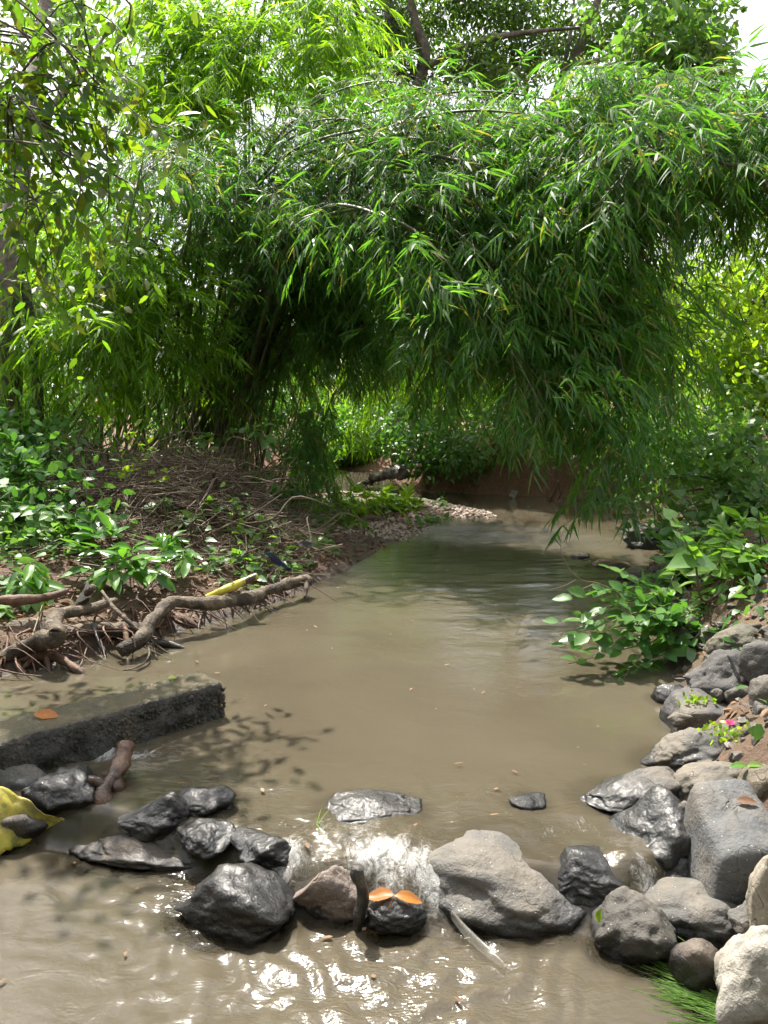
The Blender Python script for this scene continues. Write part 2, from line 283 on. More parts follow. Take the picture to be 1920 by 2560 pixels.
def water_mat():
    m, nt, b, out = new_mat('muddy_water'); p = gpos(nt)
    at = N(nt, 'Attribute', attribute_name='foam'); ath = N(nt, 'Attribute', attribute_name='thin'); acl = N(nt, 'Attribute', attribute_name='churn')
    mp = N(nt, 'Mapping'); nt.links.new(p, mp.inputs[0]); mp.inputs['Scale'].default_value = (1.0, 1.7, 1.0); mp.inputs['Rotation'].default_value = (0, 0, R(12))
    n1 = noise(nt, 5, 3, .5, mp.outputs[0], .8); n2 = noise(nt, 19, 3, .55, mp.outputs[0], .6); n3 = noise(nt, 60, 2, .5, mp.outputs[0])
    mud = noise(nt, .8, 3, .5, p, .5)
    c = ramp(nt, mud, [(.3, (.07, .059, .04)), (.7, (.094, .08, .056))])
    nt.links.new(c, b.inputs['Base Color']); b.inputs['Subsurface Weight'].default_value = 1.0; b.inputs['Subsurface Radius'].default_value = (1, .8, .55); b.inputs['Subsurface Scale'].default_value = .06; b.inputs['Roughness'].default_value = .06; b.inputs['IOR'].default_value = 1.4; b.inputs['Specular IOR Level'].default_value = .5
    h = mth(nt, 'ADD', mth(nt, 'MULTIPLY', n1, .55), mth(nt, 'MULTIPLY', n2, .13))
    h = mth(nt, 'ADD', h, mth(nt, 'MULTIPLY', acl.outputs['Fac'], mth(nt, 'ADD', mth(nt, 'MULTIPLY', n2, 1.6), mth(nt, 'MULTIPLY', n3, .6))))
    nb = bump(nt, h, .5, .013); nt.links.new(nb, b.inputs['Normal'])
    # thin water over stone near the rocks lets them show through
    tr = N(nt, 'BsdfTransparent'); tr.inputs[0].default_value = (.72, .62, .45, 1)
    gl = N(nt, 'BsdfGlossy'); gl.inputs['Roughness'].default_value = .05; nt.links.new(nb, gl.inputs['Normal'])
    alo = N(nt, 'Attribute', attribute_name='lower_pool'); nt.links.new(mth(nt, 'MULTIPLY_ADD', alo.outputs['Fac'], .13, .05), b.inputs['Roughness'])
    fr = N(nt, 'Fresnel'); fr.inputs['IOR'].default_value = 1.33; nt.links.new(nb, fr.inputs['Normal'])
    thin = N(nt, 'MixShader'); nt.links.new(fr.outputs[0], thin.inputs[0]); nt.links.new(tr.outputs[0], thin.inputs[1]); nt.links.new(gl.outputs[0], thin.inputs[2])
    m1 = N(nt, 'MixShader'); nt.links.new(mth(nt, 'MULTIPLY', ath.outputs['Fac'], .8, clamp=True), m1.inputs[0]); nt.links.new(b.outputs[0], m1.inputs[1]); nt.links.new(thin.outputs[0], m1.inputs[2])
    # foam
    fo = N(nt, 'BsdfPrincipled'); fo.inputs['Base Color'].default_value = (.78, .78, .77, 1); fo.inputs['Roughness'].default_value = .35
    mf = N(nt, 'Mapping'); nt.links.new(p, mf.inputs[0]); mf.inputs['Scale'].default_value = (1.5, .8, 1.0); mf.inputs['Rotation'].default_value = (0, 0, R(-20)); pf = mf.outputs[0]
    f1 = noise(nt, 16, 8, .7, pf, 2.2); f2 = noise(nt, 110, 4, .7, pf, .5); f3 = noise(nt, 6, 5, .6, pf, 1.6)
    fm = mth(nt, 'ADD', mth(nt, 'MULTIPLY', f1, .55), mth(nt, 'ADD', mth(nt, 'MULTIPLY', f2, .2), mth(nt, 'MULTIPLY', f3, .35)))
    fac = mth(nt, 'SUBTRACT', mth(nt, 'ADD', fm, mth(nt, 'MULTIPLY', at.outputs['Fac'], .36)), .74)
    fac = mapr(nt, fac, 0.0, .3)
    nt.links.new(bump(nt, mth(nt, 'ADD', f1, mth(nt, 'MULTIPLY', f2, .3)), 1.0, .03), fo.inputs['Normal'])
    m2 = N(nt, 'MixShader'); nt.links.new(mth(nt, 'MULTIPLY', fac, .92), m2.inputs[0]); nt.links.new(m1.outputs[0], m2.inputs[1]); nt.links.new(fo.outputs[0], m2.inputs[2])
    nt.links.new(m2.outputs[0], out.inputs[0]); return m
M['water'] = water_mat()

def plain(name, c, rough=.6, c2=None, scale=20, bs=.3, bd=.005, trans=0.0):
    m, nt, b, out = new_mat(name); p = gpos(nt); n = noise(nt, scale, 5, .6, p)
    nt.links.new(ramp(nt, n, [(.35, c), (.65, c2 or tuple(v * .75 for v in c))]), b.inputs['Base Color']); b.inputs['Roughness'].default_value = rough
    nt.links.new(bump(nt, n, bs, bd), b.inputs['Normal'])
    if trans:
        t = N(nt, 'BsdfTranslucent'); t.inputs[0].default_value = (*c, 1); mx = N(nt, 'MixShader'); mx.inputs[0].default_value = trans
        nt.links.new(b.outputs[0], mx.inputs[1]); nt.links.new(t.outputs[0], mx.inputs[2]); nt.links.new(mx.outputs[0], out.inputs[0])
    return m

# ------------------------------------------------------------------ creek outline, ground, water
poly = [(-3.6, .4), (-3.6, 3.2)] + [tuple(G(*q)[:2]) for q in ((-260, 1722), (0, 1692), (200, 1648), (400, 1592), (560, 1548), (700, 1505), (790, 1462), (870, 1424), (960, 1374),
        (1040, 1336), (1150, 1320), (1290, 1313), (1220, 1294), (1100, 1270), (1000, 1256), (850, 1246), (680, 1262), (590, 1262), (560, 1236), (640, 1205), (760, 1187), (850, 1181), (950, 1187), (1000, 1226), (1080, 1244),
        (1300, 1250), (1450, 1257), (1560, 1266), (1660, 1290), (1700, 1330), (1650, 1385), (1610, 1440), (1640, 1530), (1690, 1620), (1700, 1740), (1720, 1850), (1740, 1950), (1790, 2060), (1940, 2220), (2060, 2420))] + [(1.9, 1.2), (1.9, .4)]
poly = np.array(poly)
def creek_d(x, y):                       # signed distance, positive on land
    p = np.stack([np.ravel(x), np.ravel(y)], 1); best = np.full(len(p), 1e9); ins = np.zeros(len(p), bool)
    for a, b in zip(poly, np.roll(poly, -1, 0)):
        e = b - a; w = p - a; t = np.clip((w @ e) / (e @ e + 1e-12), 0, 1); d = np.hypot(*(w - t[:, None] * e).T); best = np.minimum(best, d)
        c = ((a[1] > p[:, 1]) != (b[1] > p[:, 1])) & (p[:, 0] < (b[0] - a[0]) * (p[:, 1] - a[1]) / (b[1] - a[1] + 1e-12) + a[0]); ins ^= c
    return np.where(ins, -best, best)
def ground_z(x, y):
    x = np.ravel(np.asarray(x, float)); y = np.ravel(np.asarray(y, float)); d = creek_d(x, y); d = d + .12 * fbm(np.stack([x * 1.3, y * 1.3, 0 * x], 1), 3, 3) * sstep(-.2, .5, d); d = d + sstep(11.5, 12.8, y) * sstep(.2, 1.2, x) * sstep(-.1, .15, d) * (.3 * fbm(np.stack([x * 3.5, y * 3.5, 0 * x], 1), 4, 4) + .12)
    far = sstep(11.5, 12.8, y) * sstep(.2, 1.2, x); right = sstep(.4, 1.2, x) * (1 - far)
    H = (.95 - .4 * sstep(8.2, 6.8, y)) * (1 - far - right) + 1.0 * far + .85 * right; L = (1.15 - .35 * sstep(8.2, 6.8, y)) * (1 - far - right) + .3 * far + .75 * right
    bar = sstep(-2.5, -1.7, x) * (1 - sstep(2.3, 2.8, x)) * sstep(9.2, 10, y) * (1 - sstep(12, 12.6, y)); H = H * (1 - .6 * sstep(-1.9, -1.0, x) * sstep(7.2, 8.2, y) * (1 - far)); H = H * (1 - bar) + .16 * bar
    up = .07 * sstep(10, 11, y)
    z = np.where(d > 0, H * (1 - np.exp(-np.maximum(d, 0) / L)), np.maximum(d * .55, -.45)) + up
    n = fbm(np.stack([x * 1.1, y * 1.1, 0 * x], 1), 11, 4) * .09 + fbm(np.stack([x * 6, y * 6, 0 * x], 1), 12, 3) * .025
    z = z + n * sstep(-.1, .6, d) * (1 - .75 * bar) + sstep(25, 140, np.hypot(x, y)) * 4
    return z
def gz(x, y): return float(ground_z([x], [y])[0])
def axis(*seg):
    o = [seg[0]]
    for a, b, s in zip(seg[0::2], seg[2::2], seg[1::2]): o += list(np.linspace(a, b, max(1, round((b - a) / s)) + 1)[1:])
    return np.array(o)
def grid(xs, ys, zf):
    X, Y = np.meshgrid(xs, ys); Z = zf(X, Y).reshape(X.shape); V = np.stack([X, Y, Z], -1).reshape(-1, 3); nx = len(xs)
    i = (np.arange(len(ys) - 1)[:, None] * nx + np.arange(nx - 1)[None]).ravel(); return V, np.stack([i, i + 1, i + nx + 1, i + nx], 1)
gx = axis(-220, 30, -40, 5, -12, .6, -7, .07, 5, .6, 12, 5, 40, 30, 220); gy = axis(-220, 30, -40, 6, -4, .5, .5, .07, 15, .25, 20, 1.5, 40, 30, 260)
V, F = grid(gx, gy, ground_z); obj('ground', mesh('ground', V, F, M['soil']), kind='structure')

DAM = np.array([G(*q, -.06)[:2] for q in ((-500, 2020), (-100, 2030), (100, 2038), (215, 2052), (300, 2070), (400, 2088), (500, 2098), (600, 2122), (700, 2165), (800, 2190), (900, 2205), (1000, 2225), (1090, 2222), (1200, 2190), (1300, 2200), (1420, 2222), (1520, 2240), (1620, 2215), (1700, 2170), (1820, 2100), (2300, 2080))])
RIF = np.array([G(*q)[:2] for q in ((600, 1300), (900, 1320), (1150, 1345), (1300, 1350), (1450, 1365), (1700, 1400))])
LOW = -.13
def water_level(x, y):
    s = y - np.interp(x, DAM[:, 0], DAM[:, 1]); r = y - np.interp(x, RIF[:, 0], RIF[:, 1])
    return LOW * sstep(.06, -.14, s) + .08 * sstep(-.3, 1.0, r), s, r

# ------------------------------------------------------------------ rocks: (cx, cy, w, h) in photograph pixels, water level under them, shape, colour, wet height, label
bm = bmesh.new(); bmesh.ops.create_icosphere(bm, subdivisions=5, radius=1); bm.verts.ensure_lookup_table()
ICO5 = (np.array([v.co[:] for v in bm.verts]), np.array([[v.index for v in f.verts] for f in bm.faces])); bm.free()
bm = bmesh.new(); bmesh.ops.create_icosphere(bm, subdivisions=4, radius=1); bm.verts.ensure_lookup_table()
ICO4 = (np.array([v.co[:] for v in bm.verts]), np.array([[v.index for v in f.verts] for f in bm.faces])); bm.free()
bm = bmesh.new(); bmesh.ops.create_icosphere(bm, subdivisions=1, radius=1); bm.verts.ensure_lookup_table()
ICO1 = (np.array([v.co[:] for v in bm.verts]), np.array([[v.index for v in f.verts] for f in bm.faces])); bm.free()
def rock_shape(seed, ang, hero):
    if ang > 1:
        U, F = ICO5; r_ = 1 / np.sum(np.abs(U) ** 14, 1) ** (1 / 14); S = U * r_[:, None]; S = S + .05 * np.stack([fbm(U * 1.6, seed + k, 3) for k in range(3)], 1) - U * (.03 * np.abs(fbm(U * 5, seed + 9, 4)))[:, None]; S[:, 2] += .25 * S[:, 1]; S[:, 0] += .18 * S[:, 2]; return S, F
    rng = np.random.default_rng(seed); U, F = ICO5 if hero else ICO4; K = 20 - int(ang * 8)
    nn = nrm(rng.normal(0, 1, (K, 3))); d = rng.uniform(.7, .98, K); q = np.maximum(U @ nn.T, 1e-3) / d
    r = 1 / (np.sum(q ** (6 + 22 * ang), 1) ** (1 / (6 + 22 * ang))); r = r * ang + (1 - ang) * (.45 * r + .5)
    r = r * (1 + .14 * fbm(U * 1.3 + seed, seed, 3) + .045 * fbm(U * 4 + seed, seed + 1, 4) - (.03 + .03 * ang) * np.abs(fbm(U * 6 + seed, seed + 2, 4)) + .012 * fbm(U * 16, seed + 3, 3))
    return U * r[:, None], F
GREY, DARK, BROWN, PALE, PINK, RED, MOSS = (.125, .122, .12), (.05, .05, .053), (.15, .125, .1), (.42, .39, .33), (.33, .27, .23), (.09, .05, .032), (.1, .105, .065)
ALLW = 3.0
ROCKS = []
def rock(cx, cy, w, h, zb, ang, col, wet, label, seed, prof=None, dep=.8, hero=True, rz=0.0, name='rock', lean=0.0, sink=.6):
    b = G(cx, cy + h / 2 - 4, zb); dist = np.linalg.norm(b - [0, 0, CAM_Z]); s = dist / FPX; el = math.asin((CAM_Z - zb) / dist)
    W = w * s; D = W * dep; H = (h * s - D * math.sin(el) * .72) / math.cos(el); H = max(H, .42 * h * s) * (.84 if cx < 1600 else .96)
    S, F = rock_shape(seed, ang, hero); S = S @ np.array(Matrix.Rotation(rz, 3, 'Z')).T
    lo, hi = S.min(0), S.max(0); Q = (S - (lo + hi) / 2) / (hi - lo)           # -.5 .. .5
    X, Y, Z = Q[:, 0], Q[:, 1], Q[:, 2] + .5
    zz = Z * (1 + sink) - sink
    if prof is not None:
        m = np.interp(X, np.linspace(-.5, .5, len(prof)), prof); zz = np.where(zz > 0, zz * m, zz)
    P = np.stack([X * W * 1.1 + lean * np.maximum(zz, 0) * H, Y * D * 1.1, zz * H], 1)
    c = np.array([b[0] * (1 + D * .35 / b[1]), b[1] + D * .5, zb])
    o = obj(name, mesh(name, P, F, M['rock']), None, tuple(c)); o.color = (*col, 1 + zb + wet)
    tag(o, label, 'rock', 'rocks of the stream dam and bank'); ROCKS.append((c[0], c[1], W / 2, D / 2, zb)); return o
rk = [
 (38, 1948, 112, 92, -.03, .15, (.15, .155, .15), .02, 'smooth dry grey rock at the left edge above the yellow sack', 1, None, .9),
 (156, 1987, 162, 118, -.03, .6, (.055, .05, .055), ALLW, 'glistening black wet rock between the sack and the forked log', 2, None, .9),
 (112, 2013, 62, 42, -.06, .5, (.07, .05, .05), ALLW, 'small wet purplish stone wedged beside the yellow sack', 3, None, .9),
 (45, 2060, 116, 66, -.07, .25, (.12, .105, .1), .02, 'brown-grey stone weighing down the yellow sack', 4, None, .7),
 (215, 2070, 190, 52, LOW, .3, (.05, .052, .045), ALLW, 'low wet dark rock barely above water left of the brown slab', 5, None, .8),
 (400, 2028, 182, 112, -.02, .7, (.045, .043, .046), ALLW, 'pointed black wet rock with a sharp peak in front of its neighbour', 61, (.15, .35, .6, .85, 1.15, .75, .35), .75),
 (510, 2004, 138, 92, -.01, .6, (.045, .042, .05), ALLW, 'black wet rock standing behind the pointed one', 97, (.5, .75, .85, .95, 1.1, .8), .8),
 (370, 2126, 345, 108, LOW, .55, (.135, .11, .092), .03, 'long brown slab lying at the edge of the lower pool', 8, (.7, .95, 1, 1, .85, .65, .4), .5),
 (508, 2106, 134, 92, -.05, .3, (.045, .045, .048), ALLW, 'rounded black wet rock tucked behind the long brown slab', 9, None, .9),
 (660, 2118, 184, 104, -.03, .95, (.04, .042, .05), ALLW, 'angular blue-black wet rock left of the white rapid', 10, (.35, .6, .8, 1, 1.1, 1.1), .8),
 (585, 2266, 256, 184, LOW, .3, (.06, .055, .055), ALLW, 'big rounded wet rock shining in the sun below the rapid', 11, (.45, .8, 1, 1, .9, .6), .75),
 (822, 2228, 168, 160, LOW, .7, (.3, .235, .2), ALLW - 2.99, 'pinkish beige wedge-shaped rock beside the upright black stick', 12, (.25, .55, .95, 1.1, 1.1, .9), .7),
 (772, 2245, 44, 58, LOW, .6, (.13, .07, .05), ALLW, 'little reddish stone leaning on the pinkish wedge', 13, None, .9),
 (930, 2034, 222, 62, 0, .6, (.035, .035, .04), ALLW, 'flat black wet rock rising from the pool above the rapid', 14, (.4, .9, 1, .95, .8, .5), .6),
 (988, 2280, 130, 96, -.1, .2, (.05, .05, .055), ALLW, 'small rounded black rock with two orange leaves on top', 15, None, .9),
 (1285, 2224, 405, 232, LOW, .3, (.165, .16, .155), .05, 'largest grey boulder in midstream, humped left and tapering right', 26, (.85, 1.05, 1.08, .95, .72, .6, .6, .55), .7),
 (1082, 2178, 118, 74, -.05, .35, (.15, .075, .045), ALLW, 'reddish brown wet rock behind the left shoulder of the largest boulder', 17, None, .9),
 (1500, 2218, 190, 150, -.1, .8, (.045, .043, .05), ALLW, 'craggy black rock between the largest boulder and the right bank', 18, (.5, 1.1, .95, .85, .6, .4), .8),
 (1320, 2010, 84, 42, 0, .5, (.04, .035, .035), ALLW, 'black rock tip just breaking the pool surface', 19, None, .9),
 (1605, 1978, 262, 130, 0, .35, (.11, .108, .108), .09, 'long grey boulder sloping down left into the pool', 20, (.12, .3, .6, .85, 1, 1.05, .9), .6),
 (1740, 1878, 218, 116, .03, .3, (.135, .13, .12), .03, 'rounded grey-brown boulder at the pool edge above the long sloping one', 21, (.8, 1, 1, 1, .85), .7),
 (1800, 1972, 206, 116, .06, .45, (.17, .15, .125), -.05, 'brownish boulder right of the long sloping one', 22, None, .7),
 (1915, 1982, 110, 110, .1, .3, (.17, .14, .1), -.05, 'tan rock cut by the right edge next to the brownish boulder', 23, None, .9),
 (1690, 2098, 246, 170, -.04, .75, (.05, .056, .054), ALLW, 'large craggy dark wet rock with a beak pointing left', 24, (.35, .85, 1, 1, .9, .8, .6), .7),
 (1716, 2212, 160, 150, LOW, .5, (.05, .045, .042), ALLW, 'dark wet rock under running water below the beaked one', 25, (.6, .8, 1, 1), .9),
 (1832, 2165, 165, 240, -.05, 1.5, (.16, .162, .165), -.1, 'broad flat pale grey slab with sharp edges on the right bank', 16, (.9, 1, 1.05, 1.05, 1), 1.2),
 (1890, 2074, 118, 86, .12, .5, (.25, .24, .225), -.3, 'light grey stone resting above the pale slab', 27, None, .9),
 (1925, 2255, 90, 165, .02, .5, (.4, .36, .29), -.3, 'cream rock cut by the right edge beside the pale slab', 28, None, .9),
 (1586, 2342, 162, 162, LOW, .45, (.115, .105, .09), .03, 'blocky grey-brown boulder standing in the lower pool', 29, (.7, 1, 1, .95, .8), .9),
 (1758, 2318, 236, 150, LOW, .2, (.15, .145, .135), .03, 'broad smooth grey boulder right of the blocky one', 30, (.7, .95, 1, 1, .85), .8),
 (1748, 2432, 110, 116, LOW, .2, (.13, .1, .085), .09, 'wet brownish knob of rock below the broad smooth boulder', 31, None, .8),
 (1882, 2312, 78, 66, -.02, .4, (.15, .145, .14), -.2, 'small grey stone in the gap behind the broad smooth boulder', 32, None, .9),
 (1898, 2482, 205, 205, -.1, .25, (.48, .45, .39), -.1, 'big cream sunlit boulder in the bottom right corner', 33, (.75, .95, 1, 1, .95), .8),
 (1840, 1698, 184, 142, .1, .5, (.12, .112, .108), -.2, 'high grey boulder with a flat top beside the overhanging shrub', 34, (.7, .9, 1, 1, .9), .8),
 (1868, 1610, 150, 86, .2, .25, (.1, .1, .065), -.2, 'mossy green-grey boulder behind the flat-topped one', 35, None, .8),
 (1682, 1742, 82, 54, 0, .35, (.05, .048, .05), ALLW, 'small black stone at the waterline under the overhanging shrub', 36, None, .9),
 (1762, 1784, 156, 80, .04, 1.5, (.12, .112, .115), .0, 'angular slate-grey rock below the flat-topped boulder', 37, (.8, 1, 1, .9, .8), .7),
 (1745, 1738, 72, 32, .1, .7, (.12, .115, .11), -.2, 'thin grey chip of rock under the flat-topped boulder', 38, None, .9),
 (1868, 1786, 58, 50, .12, .7, (.14, .13, .125), -.2, 'fist-sized grey stone right of the angular slate-grey rock', 39, None, .9),
 (1908, 1795, 46, 60, .14, .7, (.13, .125, .12), -.2, 'grey stone at the right edge above the pink flower', 40, None, .9),
 (1866, 1880, 70, 86, .06, .8, (.11, .1, .09), -.2, 'dark brown stone in the gap right of the rounded pool-edge boulder', 41, None, .9),
 (1918, 1878, 84, 100, .1, .4, (.12, .1, .085), -.2, 'brown rock at the right edge above the tan one', 42, None, .9),
 (1706, 1596, 66, 110, .02, .7, (.1, .1, .11), .0, 'bluish grey rock half hidden behind the overhanging shrub', 43, None, .9),
 (1925, 1650, 110, 90, .3, .4, (.12, .112, .105), -.2, 'grey rock at the right edge level with the flat-topped boulder', 51, None, .9),
 (1935, 1738, 90, 80, .22, .5, (.14, .125, .11), -.2, 'brown-grey rock at the right edge just below the flat-topped boulder', 52, None, .9),
 (1630, 1345, 130, 62, .04, .5, (.05, .046, .042), .1, 'black rock under the right bank beside the riffle', 44, None, .8),
 (1530, 1412, 84, 26, 0, .4, (.22, .13, .07), .01, 'flat orange-brown stone in the shallows of the riffle', 45, None, .8),
 (1450, 1392, 46, 18, 0, .5, (.1, .08, .06), .03, 'little brown stone furthest left in the riffle shallows', 46, None, .8),
 (1600, 1445, 90, 34, .0, .6, (.07, .06, .055), .05, 'dark stone on the muddy right shore under the vines', 47, None, .8),
 (1655, 1500, 70, 40, .02, .6, (.07, .065, .06), .05, 'dark stone on the right shore above the bluish rock', 48, None, .8),
]
for q in rk: rock(*q[:10], prof=q[10], dep=q[11], hero=q[2] > 120)

rs = np.random.default_rng(66)
for q, (px_, py_, lb_) in enumerate(((1850, 1740, 'small stone just under the flat-topped boulder on its right'), (1900, 1760, 'small stone above the fist-sized grey one at the right edge'), (1820, 1830, 'little stone left of the pink flower'), (1895, 1840, 'small stone right of the pink flower'),
        (1860, 1930, 'small stone beside the fresh green leaf at the right edge'), (1760, 1925, 'small stone wedged between the rounded and the brownish boulders'), (1875, 2030, 'small stone behind the light grey stone on the right bank'), (1830, 2020, 'small stone beside the dry tan leaf'),
        (1790, 1650, 'small stone at the foot of the mossy boulder'), (1800, 1740, 'small stone under the left end of the flat-topped boulder'), (1850, 1650, 'small stone between the mossy and flat-topped boulders'), (1700, 1800, 'small stone at the waterline left of the angular slate-grey rock'),
        (1735, 1690, 'small stone at the root of the overhanging shrub'), (1660, 1900, 'small stone at the waterline left of the rounded pool-edge boulder'), (1720, 2030, 'small stone between the long sloping boulder and the beaked rock'), (1900, 2130, 'small stone at the right edge between the pale slab and the light grey stone'))):
    k_ = rs.uniform(34, 62); rock(px_, py_, k_, k_ * rs.uniform(.6, .85), .08 + max(0, (1850 - py_)) * .0006, rs.uniform(.4, .8), tuple(np.array([.12, .112, .102]) * rs.uniform(.75, 1.3)), -.3, lb_, 500 + q, hero=False, rz=rs.uniform(0, 3))
# ------------------------------------------------------------------ water sheet
xs = axis(-9, .15, -3, .03, -1.7, .016, 1.8, .05, 6, .2, 9); ys = axis(.3, .05, 1.5, .016, 4.2, .035, 8, .07, 14, .12, 24)
X, Y = np.meshgrid(xs, ys); x, y = X.ravel(), Y.ravel(); Z0, sd, rd = water_level(x, y); foam = np.zeros_like(x); thin = np.zeros_like(x); churn = np.zeros_like(x)
def blob(px, py, z, r, rx=1.0):
    c = G(px, py, z); return np.exp(-(((x - c[0]) / (r * rx)) ** 2 + ((y - c[1]) / r) ** 2))
for px, py, z, r, rx, k in ((700, 2150, -.03, .14, 1.2, 1.0), (820, 2150, -.03, .12, 1.3, .7), (960, 2170, -.05, .15, 1.3, 1.1), (1090, 2230, -.08, .12, 1.2, 1.1), (640, 2210, -.1, .15, 1.4, .95), (760, 2090, 0, .14, 1.4, .5), (1040, 2100, 0, .18, 1.4, .4),
                         (345, 1888, 0, .1, 1.3, .95), (265, 1895, -.02, .08, 1.3, 1.0), (420, 1855, 0, .12, 1.6, .4), (1620, 2240, -.08, .12, .8, .9), (1560, 2140, -.03, .16, 1.2, .5), (1440, 2080, 0, .2, 1.5, .45), (1240, 2000, 0, .22, 1.8, .4), (1350, 1960, 0, .18, 1.8, .3),
                         (560, 2045, 0, .12, 1.0, .5), (1010, 2190, -.06, .15, 1.4, 1.0), (1700, 2250, -.1, .1, .8, .7), (880, 2075, 0, .12, 2.2, .7), (700, 2060, 0, .1, 1.5, .45), (590, 1960, 0, .15, 2, .3)):
    foam = np.maximum(foam, k * blob(px, py, z, r, rx)); churn = np.maximum(churn, k * blob(px, py, z, r * 1.5, rx))
z = Z0 + 0.0
# domes of water over sunken stones and the broken surface of the rapid
z += .045 * blob(665, 2200, -.06, .09, 1.3) + .03 * blob(1560, 2170, -.04, .1) + .02 * blob(900, 2090, 0, .12, 1.6)
P3 = np.stack([x, y, 0 * x], 1)
z += churn * (.02 * fbm(P3 * np.array([9., 6, 1]), 21, 2) + .005 * fbm(P3 * 24, 22, 2))
# ripples leaving the outlets into the lower pool
low = sstep(.05, -.3, sd)
def rip(px, py, lam, amp, spread, seed):
    c = G(px, py, LOW); r = np.hypot(x - c[0], y - c[1]) + .09 * fbm(P3 * 3.2, seed, 3); fall = np.exp(-((r - .35) / spread) ** 2)
    return amp * fall * (np.sin(2 * np.pi * r / lam + 2.5 * fbm(P3 * 5, seed + 1, 3)) + .3 * fbm(P3 * np.array([12, 18, 1.]), seed + 2, 2))
z += low * (rip(980, 2290, .12, .005, .42, 31) + rip(860, 2330, .18, .004, .42, 32) + rip(440, 2190, .1, .0012, .45, 34) + .0012 * fbm(P3 * np.array([6, 9, 1.]), 33, 3))
ff = (1 - low) * np.exp(-((y - 6.3) / 1.6) ** 2); z += ff * .004 * fbm(P3 * np.array([2.5, 7, 1.]), 41, 3)
rif = np.exp(-((rd - .2) / .7) ** 2) * (x > -.6); z += rif * (.012 * fbm(P3 * np.array([3, 5, 1.]), 43, 3)); churn = np.maximum(churn, rif * .8)
churn = np.maximum(churn, .04 * low); churn = np.maximum(churn, .12 * ff); churn = np.maximum(churn, .75 * blob(840, 1450, 0, 1.1, .35)); churn = np.maximum(churn, .5 * blob(700, 1540, 0, .5, .6)); churn = np.maximum(churn, .6 * low * blob(1050, 2470, LOW, .4, 1.2))
for cx, cy_, rx_, ry_, zb in ROCKS:
    if cy_ > 8: continue
    e = np.hypot((x - cx) / (rx_ + .02), (y - cy_) / (ry_ + .02)); thin = np.maximum(thin, sstep(1.45, 1.0, e)); ring = np.exp(-((e - 1.02) / .05) ** 2); foam = np.maximum(foam, .16 * ring)
thin *= 1 - np.clip(foam * 1.2, 0, 1); thin *= .35 + .65 * low
foam = np.maximum(foam, .28 * rif * sstep(.2, .6, fbm(P3 * 2, 45, 2)))
nx = len(xs); i = (np.arange(len(ys) - 1)[:, None] * nx + np.arange(nx - 1)[None]).ravel()
me = mesh('creek_water', np.stack([x, y, z], 1), np.stack([i, i + 1, i + nx + 1, i + nx], 1), M['water'])
for nm, a in (('foam', foam), ('thin', thin), ('churn', churn), ('lower_pool', low)):
    at = me.attributes.new(nm, 'FLOAT', 'POINT'); at.data.foreach_set('value', a.astype(np.float32))
obj('creek_water', me, kind='structure')

# ------------------------------------------------------------------ bamboo
BR = np.random.default_rng(5)
def make_branch_meshes(mat, n, tag_, k=9, ll=.2, lw=.022, nsp=5):
    out = []
    for i in range(n):
        rng = np.random.default_rng(900 + i); t = np.linspace(.25, 1, nsp); ax = np.array([1, 0, .25])
        P = t[:, None] * ax * .6 - np.array([0, 0, 1]) * (.38 * t * t)[:, None] + rng.normal(0, .05, (nsp, 3))
        D = np.array([.9, 0, -.35]) + rng.normal(0, .45, (nsp, 3)); a, b = sprays(P, D, rng.uniform(.22, .42, nsp), k, rng, ll, lw)
        mb = MB(); mb.add(*a); mb.add(*b); mb.add(*tube(np.vstack([[0, 0, 0], P]), [.004, .0015], sides=4, cap=False))
        out.append(mesh('leafy_branch', np.concatenate(mb.v), np.concatenate(mb.f), mat))
    return out
BRANCH = {'bamboo': make_branch_meshes(M['bamboo'], 8, 'a'), 'bamboo_sunlit': make_branch_meshes(M['bamboo_sunlit'], 6, 'b', ll=.19)}
